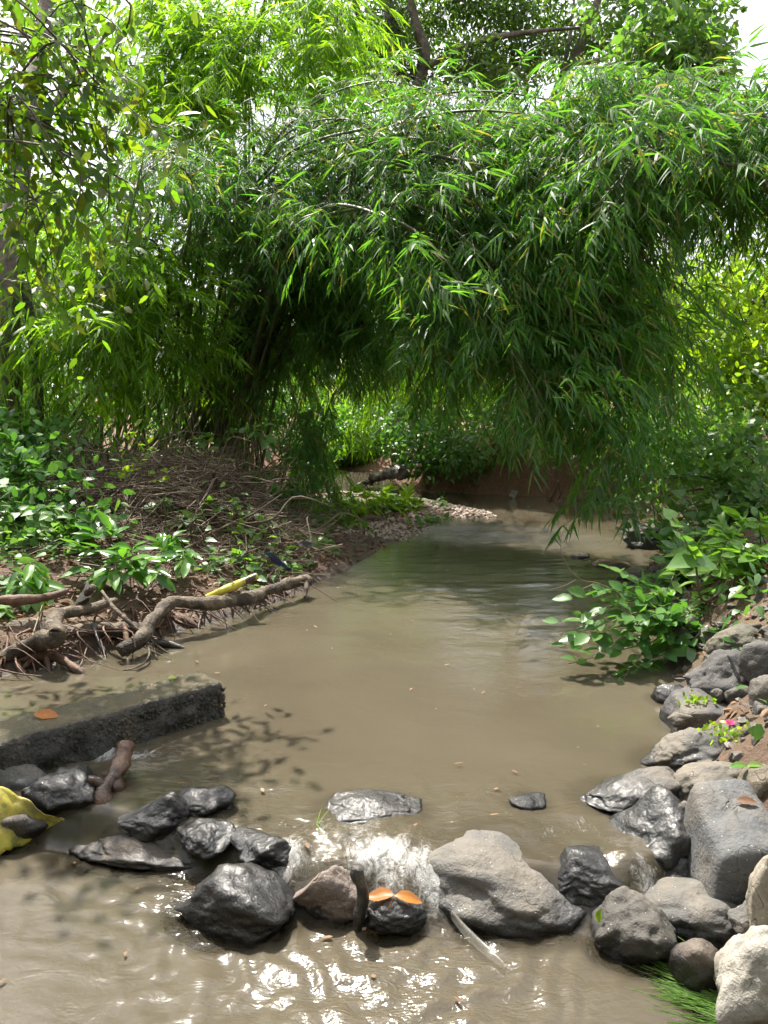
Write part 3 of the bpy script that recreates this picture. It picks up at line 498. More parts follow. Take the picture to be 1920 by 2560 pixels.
def bamboo(label, base, paths, mat, seed, jit=70, djit=.5, per=70, parts=120, ll=.2, lw=.022, rad=.55, t0=.3, culm_r=.028, group='bamboo clumps along the creek', down=.5, base_sp=.5):
    """paths: list of (count, [(px, py, Y), ...]) - the arching line each bunch of culms follows"""
    rng = np.random.default_rng(seed); base = np.array(base, float); base[2] = gz(base[0], base[1]) - .05
    t = thing('bamboo_clump', label, 'bamboo', base, group); fol = MB(); tw = MB(); cand = []
    for cnt, path in paths:
        for c in range(cnt):
            off = rng.normal(0, 1, 3); b = base + np.array([rng.normal(0, base_sp), rng.normal(0, base_sp * .6), 0]); b[2] = gz(b[0], b[1]) - .05
            pts = [b]
            for i, (px, py, Yd) in enumerate(path):
                w = .5 + .5 * (i + 1) / len(path); pts.append(A(px + jit * w * off[0] + rng.normal(0, 15), py + jit * w * off[1] * .8 + rng.normal(0, 15), Yd + djit * off[2]))
            Cv = curve(pts, 60); s = MB(); s.add(*tube(Cv, [culm_r * rng.uniform(.7, 1.1), culm_r * .55, .004], sides=6)); s.build('culm', M['culm'], t)
            n = per; u = t0 + (1 - t0) * rng.random(n) ** .85; ii = np.minimum((u * 59).astype(int), 58); p = Cv[ii]; T = nrm(Cv[ii + 1] - Cv[ii])
            o = rng.normal(0, 1, (n, 3)); o[:, 2] = o[:, 2] * .7 - .15; q = p + nrm(o) * (rad * (.25 + .75 * rng.random(n) ** .6) * (1.15 - .55 * u))[:, None]
            ax = nrm(q - p) * .75 + T * .6 + np.array([0, -.15, -.25]) + rng.normal(0, .25, (n, 3))
            st = p + (q - p) * .3; f, w_ = sprays(q, ax, rng.uniform(.2, .42, n), 9, rng, ll, lw, down); fol.add(*f); tw.add(*w_)
            tw.add(*twigs(p, (p + q) / 2 + [0, 0, .05], q, .003))
            m2 = max(1, n // 6); jj = rng.choice(n, m2, replace=False)
            for j in jj: cand.append((q[j], ax[j]))
    fol.build('foliage', M[mat], t, kind='stuff'); tw.build('twigwork', M['culm'], t, kind='stuff')
    cand.sort(key=lambda c: np.linalg.norm(c[0] - [0, 0, CAM_Z]))
    for p, ax in cand[:parts]:
        o = obj('leafy_branch', BRANCH[mat][int(rng.integers(len(BRANCH[mat])))], t); o.location = tuple(p - base)
        o.rotation_euler = (rng.normal(0, .25), rng.normal(.1, .25), math.atan2(ax[1], ax[0]) + rng.normal(0, .4)); k = rng.uniform(.8, 1.15) * ll / .2; o.scale = (k, k, k)
    return t
b1 = A(480, 1120, 12.2)
bamboo('great dark bamboo clump arching from the left bank over the stream', b1, [
    (7, [(640, 520, 11.2), (1050, 330, 9.6), (1400, 360, 8.8), (1620, 500, 8.2)]),
    (8, [(700, 680, 11), (1000, 500, 9.6), (1250, 580, 8.8), (1430, 820, 8.2)]),
    (8, [(740, 620, 10.8), (1050, 540, 9.2), (1280, 740, 8.4), (1400, 990, 8.0)]),
    (6, [(700, 720, 11.2), (880, 620, 10.2), (1020, 740, 9.4), (1090, 930, 9.0)]),
    (6, [(500, 720, 11.6), (540, 500, 11), (480, 400, 10.4), (360, 500, 10)]),
    (7, [(570, 620, 11.6), (720, 400, 11), (920, 320, 10), (1120, 400, 9.2)]),
    (2, [(850, 480, 10.5), (1150, 380, 9.0), (1440, 620, 8.4), (1560, 900, 8.1), (1570, 1200, 7.9)]),
    (2, [(850, 480, 10.5), (1150, 400, 9.0), (1440, 640, 8.4), (1510, 880, 8.1), (1520, 1050, 7.9)]),
    (6, [(900, 480, 10), (1230, 440, 8.8), (1430, 680, 8.3), (1540, 930, 8.1)]),
    (6, [(560, 760, 11.8), (640, 560, 11), (760, 480, 10.4), (860, 560, 10)]),
    (7, [(680, 820, 11.8), (780, 680, 11.4), (860, 740, 11), (880, 900, 10.6)]),
    (4, [(640, 860, 12), (720, 780, 11.6), (800, 840, 11.2), (840, 980, 11)]),
    (3, [(600, 900, 12), (660, 830, 11.8), (730, 870, 11.4), (760, 960, 11.2)]),
    (3, [(720, 860, 11.8), (820, 760, 11.4), (920, 820, 11), (960, 930, 10.8)]),
], 'bamboo', 101, per=100, parts=300, ll=.2, lw=.0195, t0=.2)
bamboo('bamboo clump leaning in from the right bank to close the arch', A(2150, 1080, 10.2), [
    (7, [(2000, 600, 10), (1800, 360, 9.4), (1560, 300, 9.0), (1330, 380, 8.6)]),
    (6, [(2000, 560, 9.8), (1850, 420, 9.2), (1680, 400, 8.8), (1560, 520, 8.6)]),
    (6, [(2080, 560, 9.8), (1960, 400, 9.2), (1850, 420, 8.8), (1780, 540, 8.6)]),
    (4, [(2080, 500, 10), (1900, 290, 9.6), (1700, 240, 9.4), (1500, 240, 9.0)]),
], 'bamboo', 102, per=85, parts=200, t0=.5, ll=.2, lw=.0195)
bamboo('sunlit yellow-green bamboo clump over the brush pile on the left', A(250, 1130, 11.2), [
    (5, [(330, 850, 11), (300, 680, 10.4), (180, 720, 9.8), (90, 860, 9.4)]),
    (5, [(400, 800, 11), (380, 620, 10.6), (300, 600, 10), (220, 740, 9.6)]),
    (5, [(300, 900, 11), (280, 800, 10.2), (180, 860, 9.8), (110, 980, 9.6)]),
    (4, [(330, 700, 11.2), (320, 540, 10.8), (240, 520, 10.4), (150, 620, 10)]),
    (4, [(420, 900, 11.2), (460, 800, 10.6), (420, 860, 10.2), (380, 960, 10)]),
], 'bamboo_sunlit', 103, jit=60, per=40, parts=220, t0=.3, ll=.22, lw=.0215, rad=.7)
bamboo('tall bright bamboo rising behind the arch at the top left', A(640, 1080, 14.2), [
    (5, [(620, 500, 14), (600, 200, 13.6), (560, 0, 13.2), (470, 40, 12.8)]),
    (5, [(600, 450, 14), (640, 160, 13.4), (700, -40, 13), (800, 60, 12.4), (860, 200, 12)]),
    (4, [(560, 520, 14), (520, 260, 13.4), (440, 140, 13), (340, 240, 12.6)]),
    (4, [(600, 480, 14), (560, 220, 13.4), (600, 60, 12.8), (560, 180, 12.2), (520, 320, 12)]),
    (3, [(640, 420, 14), (720, 150, 13.4), (780, 120, 13), (880, 260, 12.6)]),
    (3, [(560, 500, 14), (470, 160, 13.4), (380, 20, 13), (300, 60, 12.6)]),
], 'bamboo_sunlit', 104, jit=60, per=62, parts=150, ll=.24, lw=.027, t0=.4)
bamboo('light green bamboo hanging over the far bank beneath the arch', A(1120, 1120, 15.6), [
    (5, [(1100, 900, 15.6), (1020, 860, 15.2), (960, 980, 14.8)]),
    (5, [(1150, 900, 15.4), (1180, 880, 15), (1120, 1040, 14.6)]),
    (3, [(1050, 960, 15.6), (1000, 960, 15.2), (950, 1080, 14.8)]),
    (4, [(1250, 900, 15.4), (1350, 860, 15), (1320, 1020, 14.6)]),
    (4, [(1000, 880, 15.6), (860, 820, 15.2), (780, 930, 14.8)]),
], 'bamboo_sunlit', 105, jit=50, per=48, parts=60, ll=.2, culm_r=.015)
bamboo('bright bamboo clump behind the right end of the arch', A(1640, 1040, 14), [
    (5, [(1600, 800, 14), (1560, 700, 13.6), (1500, 800, 13.2)]),
    (5, [(1680, 800, 14), (1660, 700, 13.6), (1620, 820, 13)]),
    (4, [(1620, 900, 13.8), (1600, 860, 13.4), (1580, 980, 13)]),
], 'bamboo_sunlit', 106, jit=45, per=40, parts=80, ll=.21)
bamboo('young bamboo drooping in a narrow tassel above the gravel bar', A(700, 1130, 11.4), [
    (2, [(740, 1030, 11.2), (790, 1010, 11), (800, 1120, 10.8), (790, 1230, 10.7)]),
    (1, [(720, 1060, 11.2), (750, 1040, 11), (770, 1130, 10.9)]),
], 'bamboo', 107, jit=22, djit=.15, per=34, parts=24, rad=.3, t0=.45, culm_r=.01, base_sp=.1)
bamboo('low tuft of bamboo leaves on the edge of the gravel bar', A(810, 1300, 10.1), [
    (3, [(800, 1270, 10), (780, 1275, 9.8), (760, 1300, 9.7)]), (3, [(820, 1265, 10), (850, 1275, 9.8), (870, 1300, 9.7)]),
], 'bamboo_sunlit', 108, jit=14, djit=.1, per=16, parts=10, rad=.18, t0=.3, culm_r=.006, ll=.17, base_sp=.1)

# ------------------------------------------------------------------ trees
def crown_leaves(clumps, nper, rng, ll, lw, tm, droop=.2, upn=.7, r_in=.35):
    mb = MB()
    for c, r in clumps:
        n = int(nper * r[0] * r[1]) + 12 if nper < 0 else nper
        u = nrm(rng.normal(0, 1, (n, 3))); rr = r_in + (1 - r_in) * rng.random(n) ** .6; p = np.asarray(c) + u * rr[:, None] * np.asarray(r)
        d = u * .6 + rng.normal(0, .6, (n, 3)) + [0, 0, -.35]; nn = np.array([0, -.1, upn]) + rng.normal(0, .5, (n, 3))
        mb.add(*leaves(p, d, nn, ll * rng.uniform(.6, 1.25, n), lw * rng.uniform(.7, 1.2, n), tm, rng.uniform(0, droop, n)))
    return mb
def tree(label, base, trunk, limbs, clumps, nper, ll, lw, mat, seed, r0=.16, bark='bark', tm=OVAL, name='tree', group=None, r_in=.3):
    rng = np.random.default_rng(seed); base = np.array(base, float); base[2] = gz(base[0], base[1]) - .1; t = thing(name, label, 'tree', base, group)
    s = MB(); s.add(*tube([base] + list(trunk), [r0, r0 * .75, r0 * .45], n=26, sides=10, rough=.18, seed=seed)); s.build('trunk', M[bark], t)
    for pts, r in limbs:
        s = MB(); s.add(*tube(pts, [r, r * .8, r * .35], n=20, sides=8, rough=.15, seed=seed + 3)); s.build('limb', M[bark], t)
    mb = crown_leaves(clumps, nper, rng, ll, lw, tm, r_in=r_in)
    for c, r in clumps:                      # fine twigs through each clump
        n = 26; u = nrm(rng.normal(0, 1, (n, 3))); a = np.asarray(c) + u * .15 * np.asarray(r); b = np.asarray(c) + u * .95 * np.asarray(r); mb2 = twigs(a, (a + b) / 2 + rng.normal(0, .06, (n, 3)), b, .006)
        if c is clumps[0][0]: tm_ = MB()
        tm_.add(*mb2)
    mb.build('crown', M[mat], t, kind='stuff'); tm_.build('twigwork', M[bark], t, kind='stuff'); return t
rg = np.random.default_rng(77)
def clumps_px(rows, seed):
    r = np.random.default_rng(seed); o = []
    for px, py, Yd, w, h, n in rows:       # n clumps spread over a patch w x h pixels at distance Yd
        for _ in range(n):
            c = A(px + r.uniform(-.5, .5) * w, py + r.uniform(-.5, .5) * h, Yd + r.normal(0, .6)); k = r.uniform(.45, .85); o.append((c, (k, k, k * .7)))
    return o
Yt = 17.5   # trees behind the arch
tree('large tree with twin dark trunks rising behind the bamboo arch', A(1000, 1000, Yt), [A(1005, 500, Yt), A(1000, 200, Yt), A(975, 40, Yt), A(940, -160, Yt)],
     [([A(1005, 330, Yt), A(1060, 150, Yt - .3), A(1040, 60, Yt - .5), A(1000, -120, Yt - .5)], .15), ([A(1010, 200, Yt), A(1180, 110, Yt - .8), A(1330, 80, Yt - 1), A(1450, 70, Yt - 1)], .07),
      ([A(1000, 160, Yt), A(900, 40, Yt - .6), A(860, -100, Yt - .8)], .1)],
     clumps_px([(1080, 60, Yt, 560, 240, 22), (1020, -160, Yt, 800, 260, 10), (900, 160, Yt, 300, 200, 6), (1080, 20, Yt + 1, 260, 120, 7), (1150, 180, Yt, 420, 160, 7)], 1), 320, .12, .065, 'tree', 201, .2)
tree('pale-barked leaning tree forking against the sky right of centre', A(1300, 1000, 18.5), [A(1330, 420, 18.3), A(1395, 230, 18), A(1450, 110, 17.8), A(1520, -60, 17.5)],
     [([A(1390, 235, 18), A(1420, 120, 17.9), A(1440, -40, 17.8)], .06), ([A(1430, 160, 17.9), A(1500, 150, 17.5), A(1560, 130, 17.2)], .06)],
     clumps_px([(1450, 60, 18.4, 320, 200, 12), (1400, -140, 18, 500, 220, 7), (1300, 150, 18.6, 260, 160, 5)], 2), 240, .12, .065, 'tree', 202, .16, 'bark_pale')
tree('tree smothered in hanging creepers at the upper right', A(1690, 1000, 16), [A(1690, 500, 16), A(1680, 250, 15.8), A(1650, 0, 15.6), A(1620, -150, 15.4)],
     [([A(1680, 250, 15.8), A(1740, 120, 15.4), A(1780, 0, 15)], .06)],
     clumps_px([(1690, 110, 15.4, 200, 220, 14), (1640, -60, 15.4, 320, 200, 6), (1600, 200, 15.8, 160, 120, 3), (1740, 170, 15.2, 90, 180, 4)], 3), 150, .15, .115, 'vine', 203, .14, tm=HEART)
tree('dark-trunked tree at the left edge behind the bamboo', A(22, 1100, 9.0), [A(15, 900, 9.0), A(22, 650, 9.1), A(70, 300, 10), A(110, 60, 11), A(120, -150, 11.6)],
     [([A(20, 760, 9.0), A(-60, 560, 9), A(-150, 450, 9)], .08), ([A(65, 350, 9.8), A(200, 180, 10.6), A(280, 60, 11.3)], .05), ([A(95, 1110, 9.1), A(88, 900, 9.1), A(60, 700, 9.2), A(30, 560, 9.2)], .075)],
     clumps_px([(60, 40, 13.8, 240, 160, 5), (-40, 330, 12, 100, 240, 4), (-60, 560, 12, 60, 200, 2)], 4), 200, .13, .07, 'tree', 204, .17)
bgt = [(-10.5, 21, 6.5, 'round tree far behind the left edge'), (-6.6, 24, 5.6, 'far tree filling the gap behind the tall bright bamboo'), (-2.6, 25, 5.6, 'far tree straight up the stream'), (1.4, 26, 6.5, 'far tree behind the twin trunks'),
       (5.4, 25, 5.2, 'far tree behind the leaning pale-barked tree'), (9.6, 22, 4.6, 'far bright tree behind the right end of the arch'), (12.5, 20, 5.0, 'broad low tree furthest right in the background')]
for i, (bx, by, h, lb) in enumerate(bgt):
    r = np.random.default_rng(300 + i); b = np.array([bx, by, gz(bx, by)]); cl = []
    for _ in range(30):
        k = r.uniform(.7, 1.25); cl.append((b + [r.normal(0, 1.5), r.normal(0, 1.2), h * r.uniform(.1, 1.0)], (k, k, k * .75)))
    lim = [([b + [0, 0, h * f], b + [r.normal(0, 1), r.normal(0, .6), h * (f + .2)], b + [r.normal(0, 2), r.normal(0, 1), h * (f + .35)]], .06) for f in (.25, .35, .45)]
    tree(lb, b, [b + [.2, 0, h * .4], b + [.1, .1, h * .9]], lim, cl, 260, .2, .12, 'tree' if i % 2 else 'olive', 310 + i, .18, group='background trees')

wd = MB(); rw = np.random.default_rng(97); n = 9000     # unseen trees added behind and beside the camera to cut frontal sky light
ang = rw.uniform(R(172), R(352), n); rad_ = rw.uniform(7.5, 11, n); px_ = np.cos(ang) * rad_; py_ = np.sin(ang) * rad_ + 1; kz = rw.random(n) ** .8 * 9 + .6; ok = (py_ < 5.5)
Pw = np.stack([px_, py_, kz], 1)[ok]; Pw = Pw + .8 * np.stack([fbm(Pw * .6, 1, 2), fbm(Pw * .6, 2, 2), fbm(Pw * .6, 3, 2)], 1); m_ = len(Pw)
wd.add(*leaves(Pw, rw.normal(0, 1, (m_, 3)) + [0, 0, -.4], rw.normal(0, .5, (m_, 3)) + [0, 0, .8], rw.uniform(.3, .7, m_), .32, OVAL, .2))
for q in range(16):
    a_ = R(172) + R(180) * q / 15; b_ = np.array([math.cos(a_) * 9, math.sin(a_) * 9 + 1, 0]); b_[2] = gz(b_[0], b_[1]) - .1; wd.add(*tube([b_, b_ + [.2, .1, 3], b_ + [0, .2, 7.5]], [.16, .12, .05], n=12, sides=7))
wd.build('added_shade_trees', M['tree'], kind='stuff')

# near broad-leaved tree whose branches hang in from the top left: every large leaf is a part
def leaf_mesh(nm, tm, L, W, mat, droop=.2, k=3):
    out = []
    for i in range(k):
        V, F = leaves(np.zeros((1, 3)), np.array([[1., 0, 0]]), np.array([[0, 0, 1.]]), L, W * (.85 + .15 * i), tm, droop * (.5 + i * .5)); V[:, 2] += .04 * L * np.sin(V[:, 0] / L * 5 + i) * 1
        out.append(mesh('leaf', V, F, mat))
    return out
def fine(tm):                              # one midpoint subdivision of a template
    T, F = tm; V = list(T); cache = {}; G_ = []
    def mid(a, b):
        k = (min(a, b), max(a, b))
        if k not in cache: cache[k] = len(V); V.append((V[a] + V[b]) / 2)
        return cache[k]
    for a, b, c in F:
        ab, bc, ca = mid(a, b), mid(b, c), mid(c, a); G_ += [[a, ab, ca], [ab, b, bc], [ca, bc, c], [ab, bc, ca]]
    return np.array(V), np.array(G_)
def put_leaf(parent, meshes, p, d, n, k, rng, name='leaf'):
    d = nrm(d); b = nrm(np.cross(n, d)); n = np.cross(d, b); o = obj(name, meshes[int(rng.integers(len(meshes)))], parent)
    mtx = Matrix(((d[0] * k, b[0] * k, n[0] * k, 0), (d[1] * k, b[1] * k, n[1] * k, 0), (d[2] * k, b[2] * k, n[2] * k, 0), (0, 0, 0, 1)))
    mtx.translation = Vector(tuple(np.asarray(p) - np.array((parent.parent or parent).location))); o.matrix_basis = mtx; return o
LEAF = {'olive': leaf_mesh('l', BROAD, .12, .05, M['olive'], .25), 'shrub': leaf_mesh('l', BROAD, .115, .072, M['shrub'], .2), 'bright': leaf_mesh('l', BROAD, .14, .068, M['bright'], .2), 'gloss': leaf_mesh('l', fine(BROAD), .19, .075, M['gloss'], .3),
        'vine': leaf_mesh('l', HEART, .1, .085, M['vine'], .2), 'yellow': leaf_mesh('l', BROAD, .11, .06, M['yellow_leaf'], .2), 'round': leaf_mesh('l', OVAL, .05, .04, M['vine'], .1), 'big': leaf_mesh('l', HEART, .2, .2, M['shrub'], .3)}
def plant(name, label, cat, base, stems, kind, nleaf, seed, k=(.75, 1.2), stem_r=.006, t0=.3, up=.35, flat=.45, group=None, stem_mat='stem', out=.8, limit=300):
    rng = np.random.default_rng(seed); t = thing(name, label, cat, base, group); tot = 0
    for pts in stems:
        s = MB(); s.add(*tube(pts, [stem_r, stem_r * .7, stem_r * .3], n=16, sides=5)); so = s.build('stem', M[stem_mat], t); C = curve(pts, 50)
        for j in range(nleaf):
            if tot >= limit: break
            u = t0 + (1 - t0) * (j + rng.random()) / nleaf; i = min(int(u * 49), 48); T = nrm(C[i + 1] - C[i]); sd = nrm(np.cross(T, [0, 0, 1]) + 1e-3) * (1 if j % 2 else -1)
            d = sd * out + T * (.35 + .7 * u) + [0, -.1, up] + rng.normal(0, .3, 3); put_leaf(so, LEAF[kind], C[i] + sd * .01, d, np.array([0, -.25, 1]) + rng.normal(0, flat, 3), rng.uniform(*k), rng); tot += 1
    return t
r = np.random.default_rng(40); st = []
for q in ([(-120, 180, 5.6), (60, 260, 5.4), (190, 300, 5.2), (350, 345, 5.0)], [(-120, 60, 5.8), (80, 90, 5.6), (200, 130, 5.4), (310, 200, 5.3)], [(-100, 330, 5.4), (60, 360, 5.2), (160, 470, 5.1), (230, 640, 5.0)],
          [(-100, 420, 5.6), (40, 440, 5.4), (110, 560, 5.3), (140, 720, 5.2)], [(-120, -40, 5.8), (120, -20, 5.6), (260, 40, 5.4), (330, 110, 5.2)], [(-120, 240, 5.5), (20, 300, 5.3), (70, 420, 5.2), (60, 600, 5.1)],
          [(-100, 500, 5.8), (20, 540, 5.6), (60, 660, 5.4), (90, 800, 5.3)], [(60, 260, 5.4), (180, 400, 5.1), (270, 480, 5.0), (330, 480, 4.9)], [(-120, 120, 5.6), (50, 180, 5.3), (130, 250, 5.2), (230, 420, 5.1)], [(-60, 20, 5.5), (120, 120, 5.3), (180, 200, 5.2), (300, 290, 5.1)]):
    st.append([A(*p) for p in q])
for q in list(st):
    for _ in range(2): st.append([p + r.normal(0, .22, 3) * [1, 1, .7] for p in q])
t1 = plant('overhanging_branch', 'olive broad-leaved branches hanging in from the top left corner', 'tree branch', A(-160, 200, 5.7), st, 'olive', 10, 41, (.85, 1.35), .009, .18, -.25, .6, stem_mat='bark')
mb = MB(); rr = np.random.default_rng(42)
for q in st:
    C = curve(q, 40); n = 38; i = rr.integers(4, 39, n); p = C[i] + rr.normal(0, .16, (n, 3)); mb.add(*leaves(p, rr.normal(0, .6, (n, 3)) + [0.2, 0, -.4], np.array([0, -.3, 1]) + rr.normal(0, .6, (n, 3)), .1 * rr.uniform(.6, 1.2, n), .045, OVAL, .2))
mb.build('foliage', M['olive'], t1, kind='stuff')

# ------------------------------------------------------------------ shrubs and vines of the right bank
def fan(base, rows, seed, j=.06):
    r = np.random.default_rng(seed); out = []
    for px, py, Yd in rows:
        e = A(px, py, Yd); m = (np.asarray(base) + e) / 2 + np.array([0, 0, .12 * np.linalg.norm(e - base)]); out.append([np.asarray(base) + r.normal(0, j, 3) * [1, 1, .2], m + r.normal(0, j, 3), e])
    return out
def on_ground(px, py, Yd, dz=-.03):
    p = A(px, py, Yd); p[2] = gz(p[0], p[1]) + dz; return p
b = on_ground(1745, 1690, 4.95)
plant('overhanging_shrub', 'loose shrub reaching out over the pool from between the right bank stones', 'shrub', b,
      fan(b, [(1430, 1500, 4.7), (1390, 1560, 4.6), (1400, 1620, 4.5), (1450, 1560, 4.8), (1500, 1480, 4.9), (1480, 1640, 4.5), (1560, 1540, 4.7), (1600, 1500, 4.9), (1580, 1620, 4.6), (1640, 1560, 4.7), (1660, 1500, 5.0), (1620, 1680, 4.6), (1690, 1540, 4.8),
              (1480, 1730, 4.4), (1540, 1720, 4.4), (1660, 1610, 4.6), (1600, 1580, 4.7), (1420, 1660, 4.5), (1540, 1600, 4.5), (1700, 1640, 4.6), (1520, 1420, 4.9), (1440, 1600, 4.5), (1720, 1570, 4.8), (1560, 1460, 5.0)], 1), 'shrub', 12, 51, (.6, 1.15), .005, .35)
b = on_ground(1900, 1600, 5.6)
plant('leafy_shrub', 'dense bright green shrub on the right bank above the mossy boulder', 'shrub', b,
      fan(b, [(px, py, Yd) for px, py, Yd in ((1660, 1500, 5.2), (1690, 1440, 5.3), (1720, 1380, 5.4), (1760, 1340, 5.5), (1800, 1310, 5.5), (1850, 1300, 5.5), (1900, 1320, 5.4), (1740, 1460, 5.1), (1790, 1420, 5.1), (1840, 1390, 5.1), (1890, 1400, 5.0),
              (1760, 1530, 5.1), (1820, 1500, 5.0), (1870, 1470, 4.95), (1920, 1480, 4.9), (1800, 1560, 5.1), (1850, 1550, 5.0), (1700, 1550, 5.3), (1950, 1380, 5.0), (1930, 1560, 5.0))], 2), 'bright', 14, 52, (.7, 1.25), .006, .35)
b = on_ground(1900, 1420, 7.2)
plant('creeper', 'tangle of small-leaved creeper covering the right bank', 'vine', b,
      fan(b, [(1660, 1180, 7.4), (1700, 1240, 7), (1690, 1330, 6.8), (1740, 1150, 7.4), (1790, 1120, 7.4), (1840, 1080, 7.5), (1900, 1060, 7.4), (1760, 1240, 7), (1820, 1190, 7), (1880, 1150, 7), (1920, 1220, 6.8), (1850, 1270, 6.7), (1780, 1310, 6.7), (1720, 1400, 6.6), (1680, 1260, 7.2), (1640, 1400, 6.8)], 3, .15), 'vine', 18, 53, (.7, 1.3), .006, .2)
b = on_ground(1980, 1300, 8.6)
plant('creeper', 'creeper with pale round leaves on the slope beneath the sunlit thicket', 'vine', b,
      fan(b, [(1700, 1000, 8.8), (1740, 1060, 8.6), (1790, 960, 8.8), (1840, 1000, 8.6), (1890, 960, 8.6), (1680, 1100, 8.6), (1760, 1130, 8.3), (1830, 1080, 8.3), (1900, 1050, 8.2), (1940, 1000, 8.3), (1650, 1140, 8.6), (1720, 940, 8.9), (1860, 900, 8.9)], 4, .2), 'vine', 22, 54, (.8, 1.4), .006, .2)
b = on_ground(1760, 1640, 5.2)
plant('round_leaved_sprig', 'thin sprig of tiny round leaves between the two right bank shrubs', 'plant', b, fan(b, [(1740, 1500, 5.05), (1770, 1520, 5.1), (1720, 1540, 5.0), (1750, 1560, 5.0), (1790, 1580, 5.1)], 5, .03), 'round', 18, 55, (.8, 1.2), .003, .2)
b = on_ground(1800, 1600, 5.2)
t = plant('bent_stem_plant', 'bent woody stem carrying one broad drooping leaf in front of the shrub', 'plant', b, [[b, A(1755, 1500, 5.0), A(1735, 1400, 4.95), A(1680, 1290, 4.9)]], 'vine', 8, 56, (.8, 1.2), .012, .65, stem_mat='twig')
put_leaf(t, LEAF['big'], A(1738, 1400, 4.9), np.array([-1, -.2, -.1]), np.array([.1, -.5, 1]), 1.0, r); put_leaf(t, LEAF['big'], A(1740, 1400, 4.9), np.array([1, -.1, -.15]), np.array([0, -.5, 1]), .8, r)
# arching bare vine with two side tendrils above the pool
b = A(1640, 1640, 4.9); t = thing('bare_tendril', 'thin bare tendril curling up out of the overhanging shrub', 'vine', b)
for pts in ([b, A(1560, 1500, 4.85), A(1500, 1460, 4.8), A(1450, 1448, 4.8), A(1410, 1400, 4.8), A(1402, 1350, 4.8), A(1420, 1310, 4.8), A(1456, 1294, 4.8)], [A(1440, 1450, 4.8), A(1410, 1465, 4.8), A(1374, 1474, 4.8)], [A(1485, 1460, 4.8), A(1440, 1480, 4.8), A(1396, 1506, 4.8)]):
    s = MB(); s.add(*tube(pts, [.004, .0025, .0015], n=30, sides=5)); s.build('tendril', M['twig'], t)
# sunlit thicket behind
def thicket(name, label, b, rows, seed, mat, nper, ll, lw, tm=OVAL, group=None):
    rng = np.random.default_rng(seed); b = np.array(b); b[2] = gz(b[0], b[1]); t = thing(name, label, 'bush', b, group); cl = clumps_px(rows, seed); mb = crown_leaves(cl, nper, rng, ll, lw, tm, r_in=.2); mb.build('foliage', M[mat], t, kind='stuff')
    for c, rr_ in cl[::2]:
        s = MB(); s.add(*tube([b + rng.normal(0, .2, 3) * [1, 1, 0], (b + c) / 2 + [0, 0, .2], c], [.02, .012, .005], n=10, sides=5)); s.build('stem', M['bark'], t)
    return t
thicket('sunlit_bush', 'sunlit yellow-green thicket at the right edge', A(1950, 1050, 12.2), [(1880, 800, 11.4, 220, 300, 18), (1900, 950, 11, 220, 160, 9), (1990, 620, 11.6, 160, 260, 6)], 61, 'yellow_leaf', 150, .12, .075)  # brighter yellow leaf colour paints in the sunlight on this thicket
thicket('bank_bush', 'green bush on the far bank under the hanging bamboo curtain', A(1500, 1120, 14.6), [(1450, 1080, 14.3, 420, 90, 10), (1600, 1060, 14, 200, 160, 6)], 62, 'vine', 300, .1, .065)
thicket('bank_bush', 'bush lining the far left shore of the upper pool', A(700, 1120, 17.5), [(760, 1060, 18, 340, 160, 12), (620, 1080, 16, 200, 160, 6)], 63, 'shrub', 300, .12, .075)
thicket('bank_bush', 'bush closing the view at the far end of the stream', A(900, 1100, 21), [(880, 1030, 21, 380, 200, 16), (1100, 1000, 21, 340, 200, 10)], 64, 'bright', 330, .16, .1)
thicket('bank_bush', 'leafy fringe on the lip of the red far bank', A(1300, 1100, 13.4), [(1200, 1110, 13.2, 240, 70, 7), (1420, 1110, 13.0, 260, 60, 6), (1560, 1110, 12.6, 120, 80, 3)], 68, 'vine', 150, .1, .065)
thicket('bank_bush', 'bright bush on the distant bank straight up the stream', A(900, 1120, 19), [(800, 1120, 18.8, 300, 70, 14), (960, 1090, 18.6, 240, 120, 14)], 69, 'bright', 330, .13, .08)
thicket('undergrowth', 'creepers and bramble crowding the top of the right shore', A(1900, 1300, 7.6), [(1800, 1200, 7.4, 240, 200, 9), (1880, 1300, 7.0, 140, 140, 5), (1690, 1200, 7.8, 120, 160, 4)], 70, 'vine', 70, .075, .06, HEART)
thicket('bank_bush', 'green bush spilling down to the water at the left end of the red bank', A(1070, 1140, 13.6), [(1060, 1100, 13.4, 150, 110, 9), (1150, 1120, 13.2, 120, 80, 5)], 71, 'shrub', 200, .11, .06)
thicket('undergrowth', 'shady undergrowth at the foot of the left bamboo', A(250, 1120, 12.8), [(260, 1040, 12.8, 560, 160, 16), (60, 1000, 12.5, 200, 200, 6)], 65, 'shrub', 260, .13, .07)
thicket('bank_bush', 'leafy bush behind the climbing shrubs at the left edge', A(60, 1240, 8.0), [(60, 1150, 8.0, 200, 200, 6), (30, 1270, 7.6, 140, 160, 4)], 67, 'shrub', 120, .12, .075)
thicket('undergrowth', 'leafy ground cover on top of the right bank', A(1800, 1120, 9.6), [(1780, 1080, 9.5, 300, 130, 8), (1640, 1090, 10.5, 160, 120, 4)], 66, 'vine', 260, .08, .06, HEART)

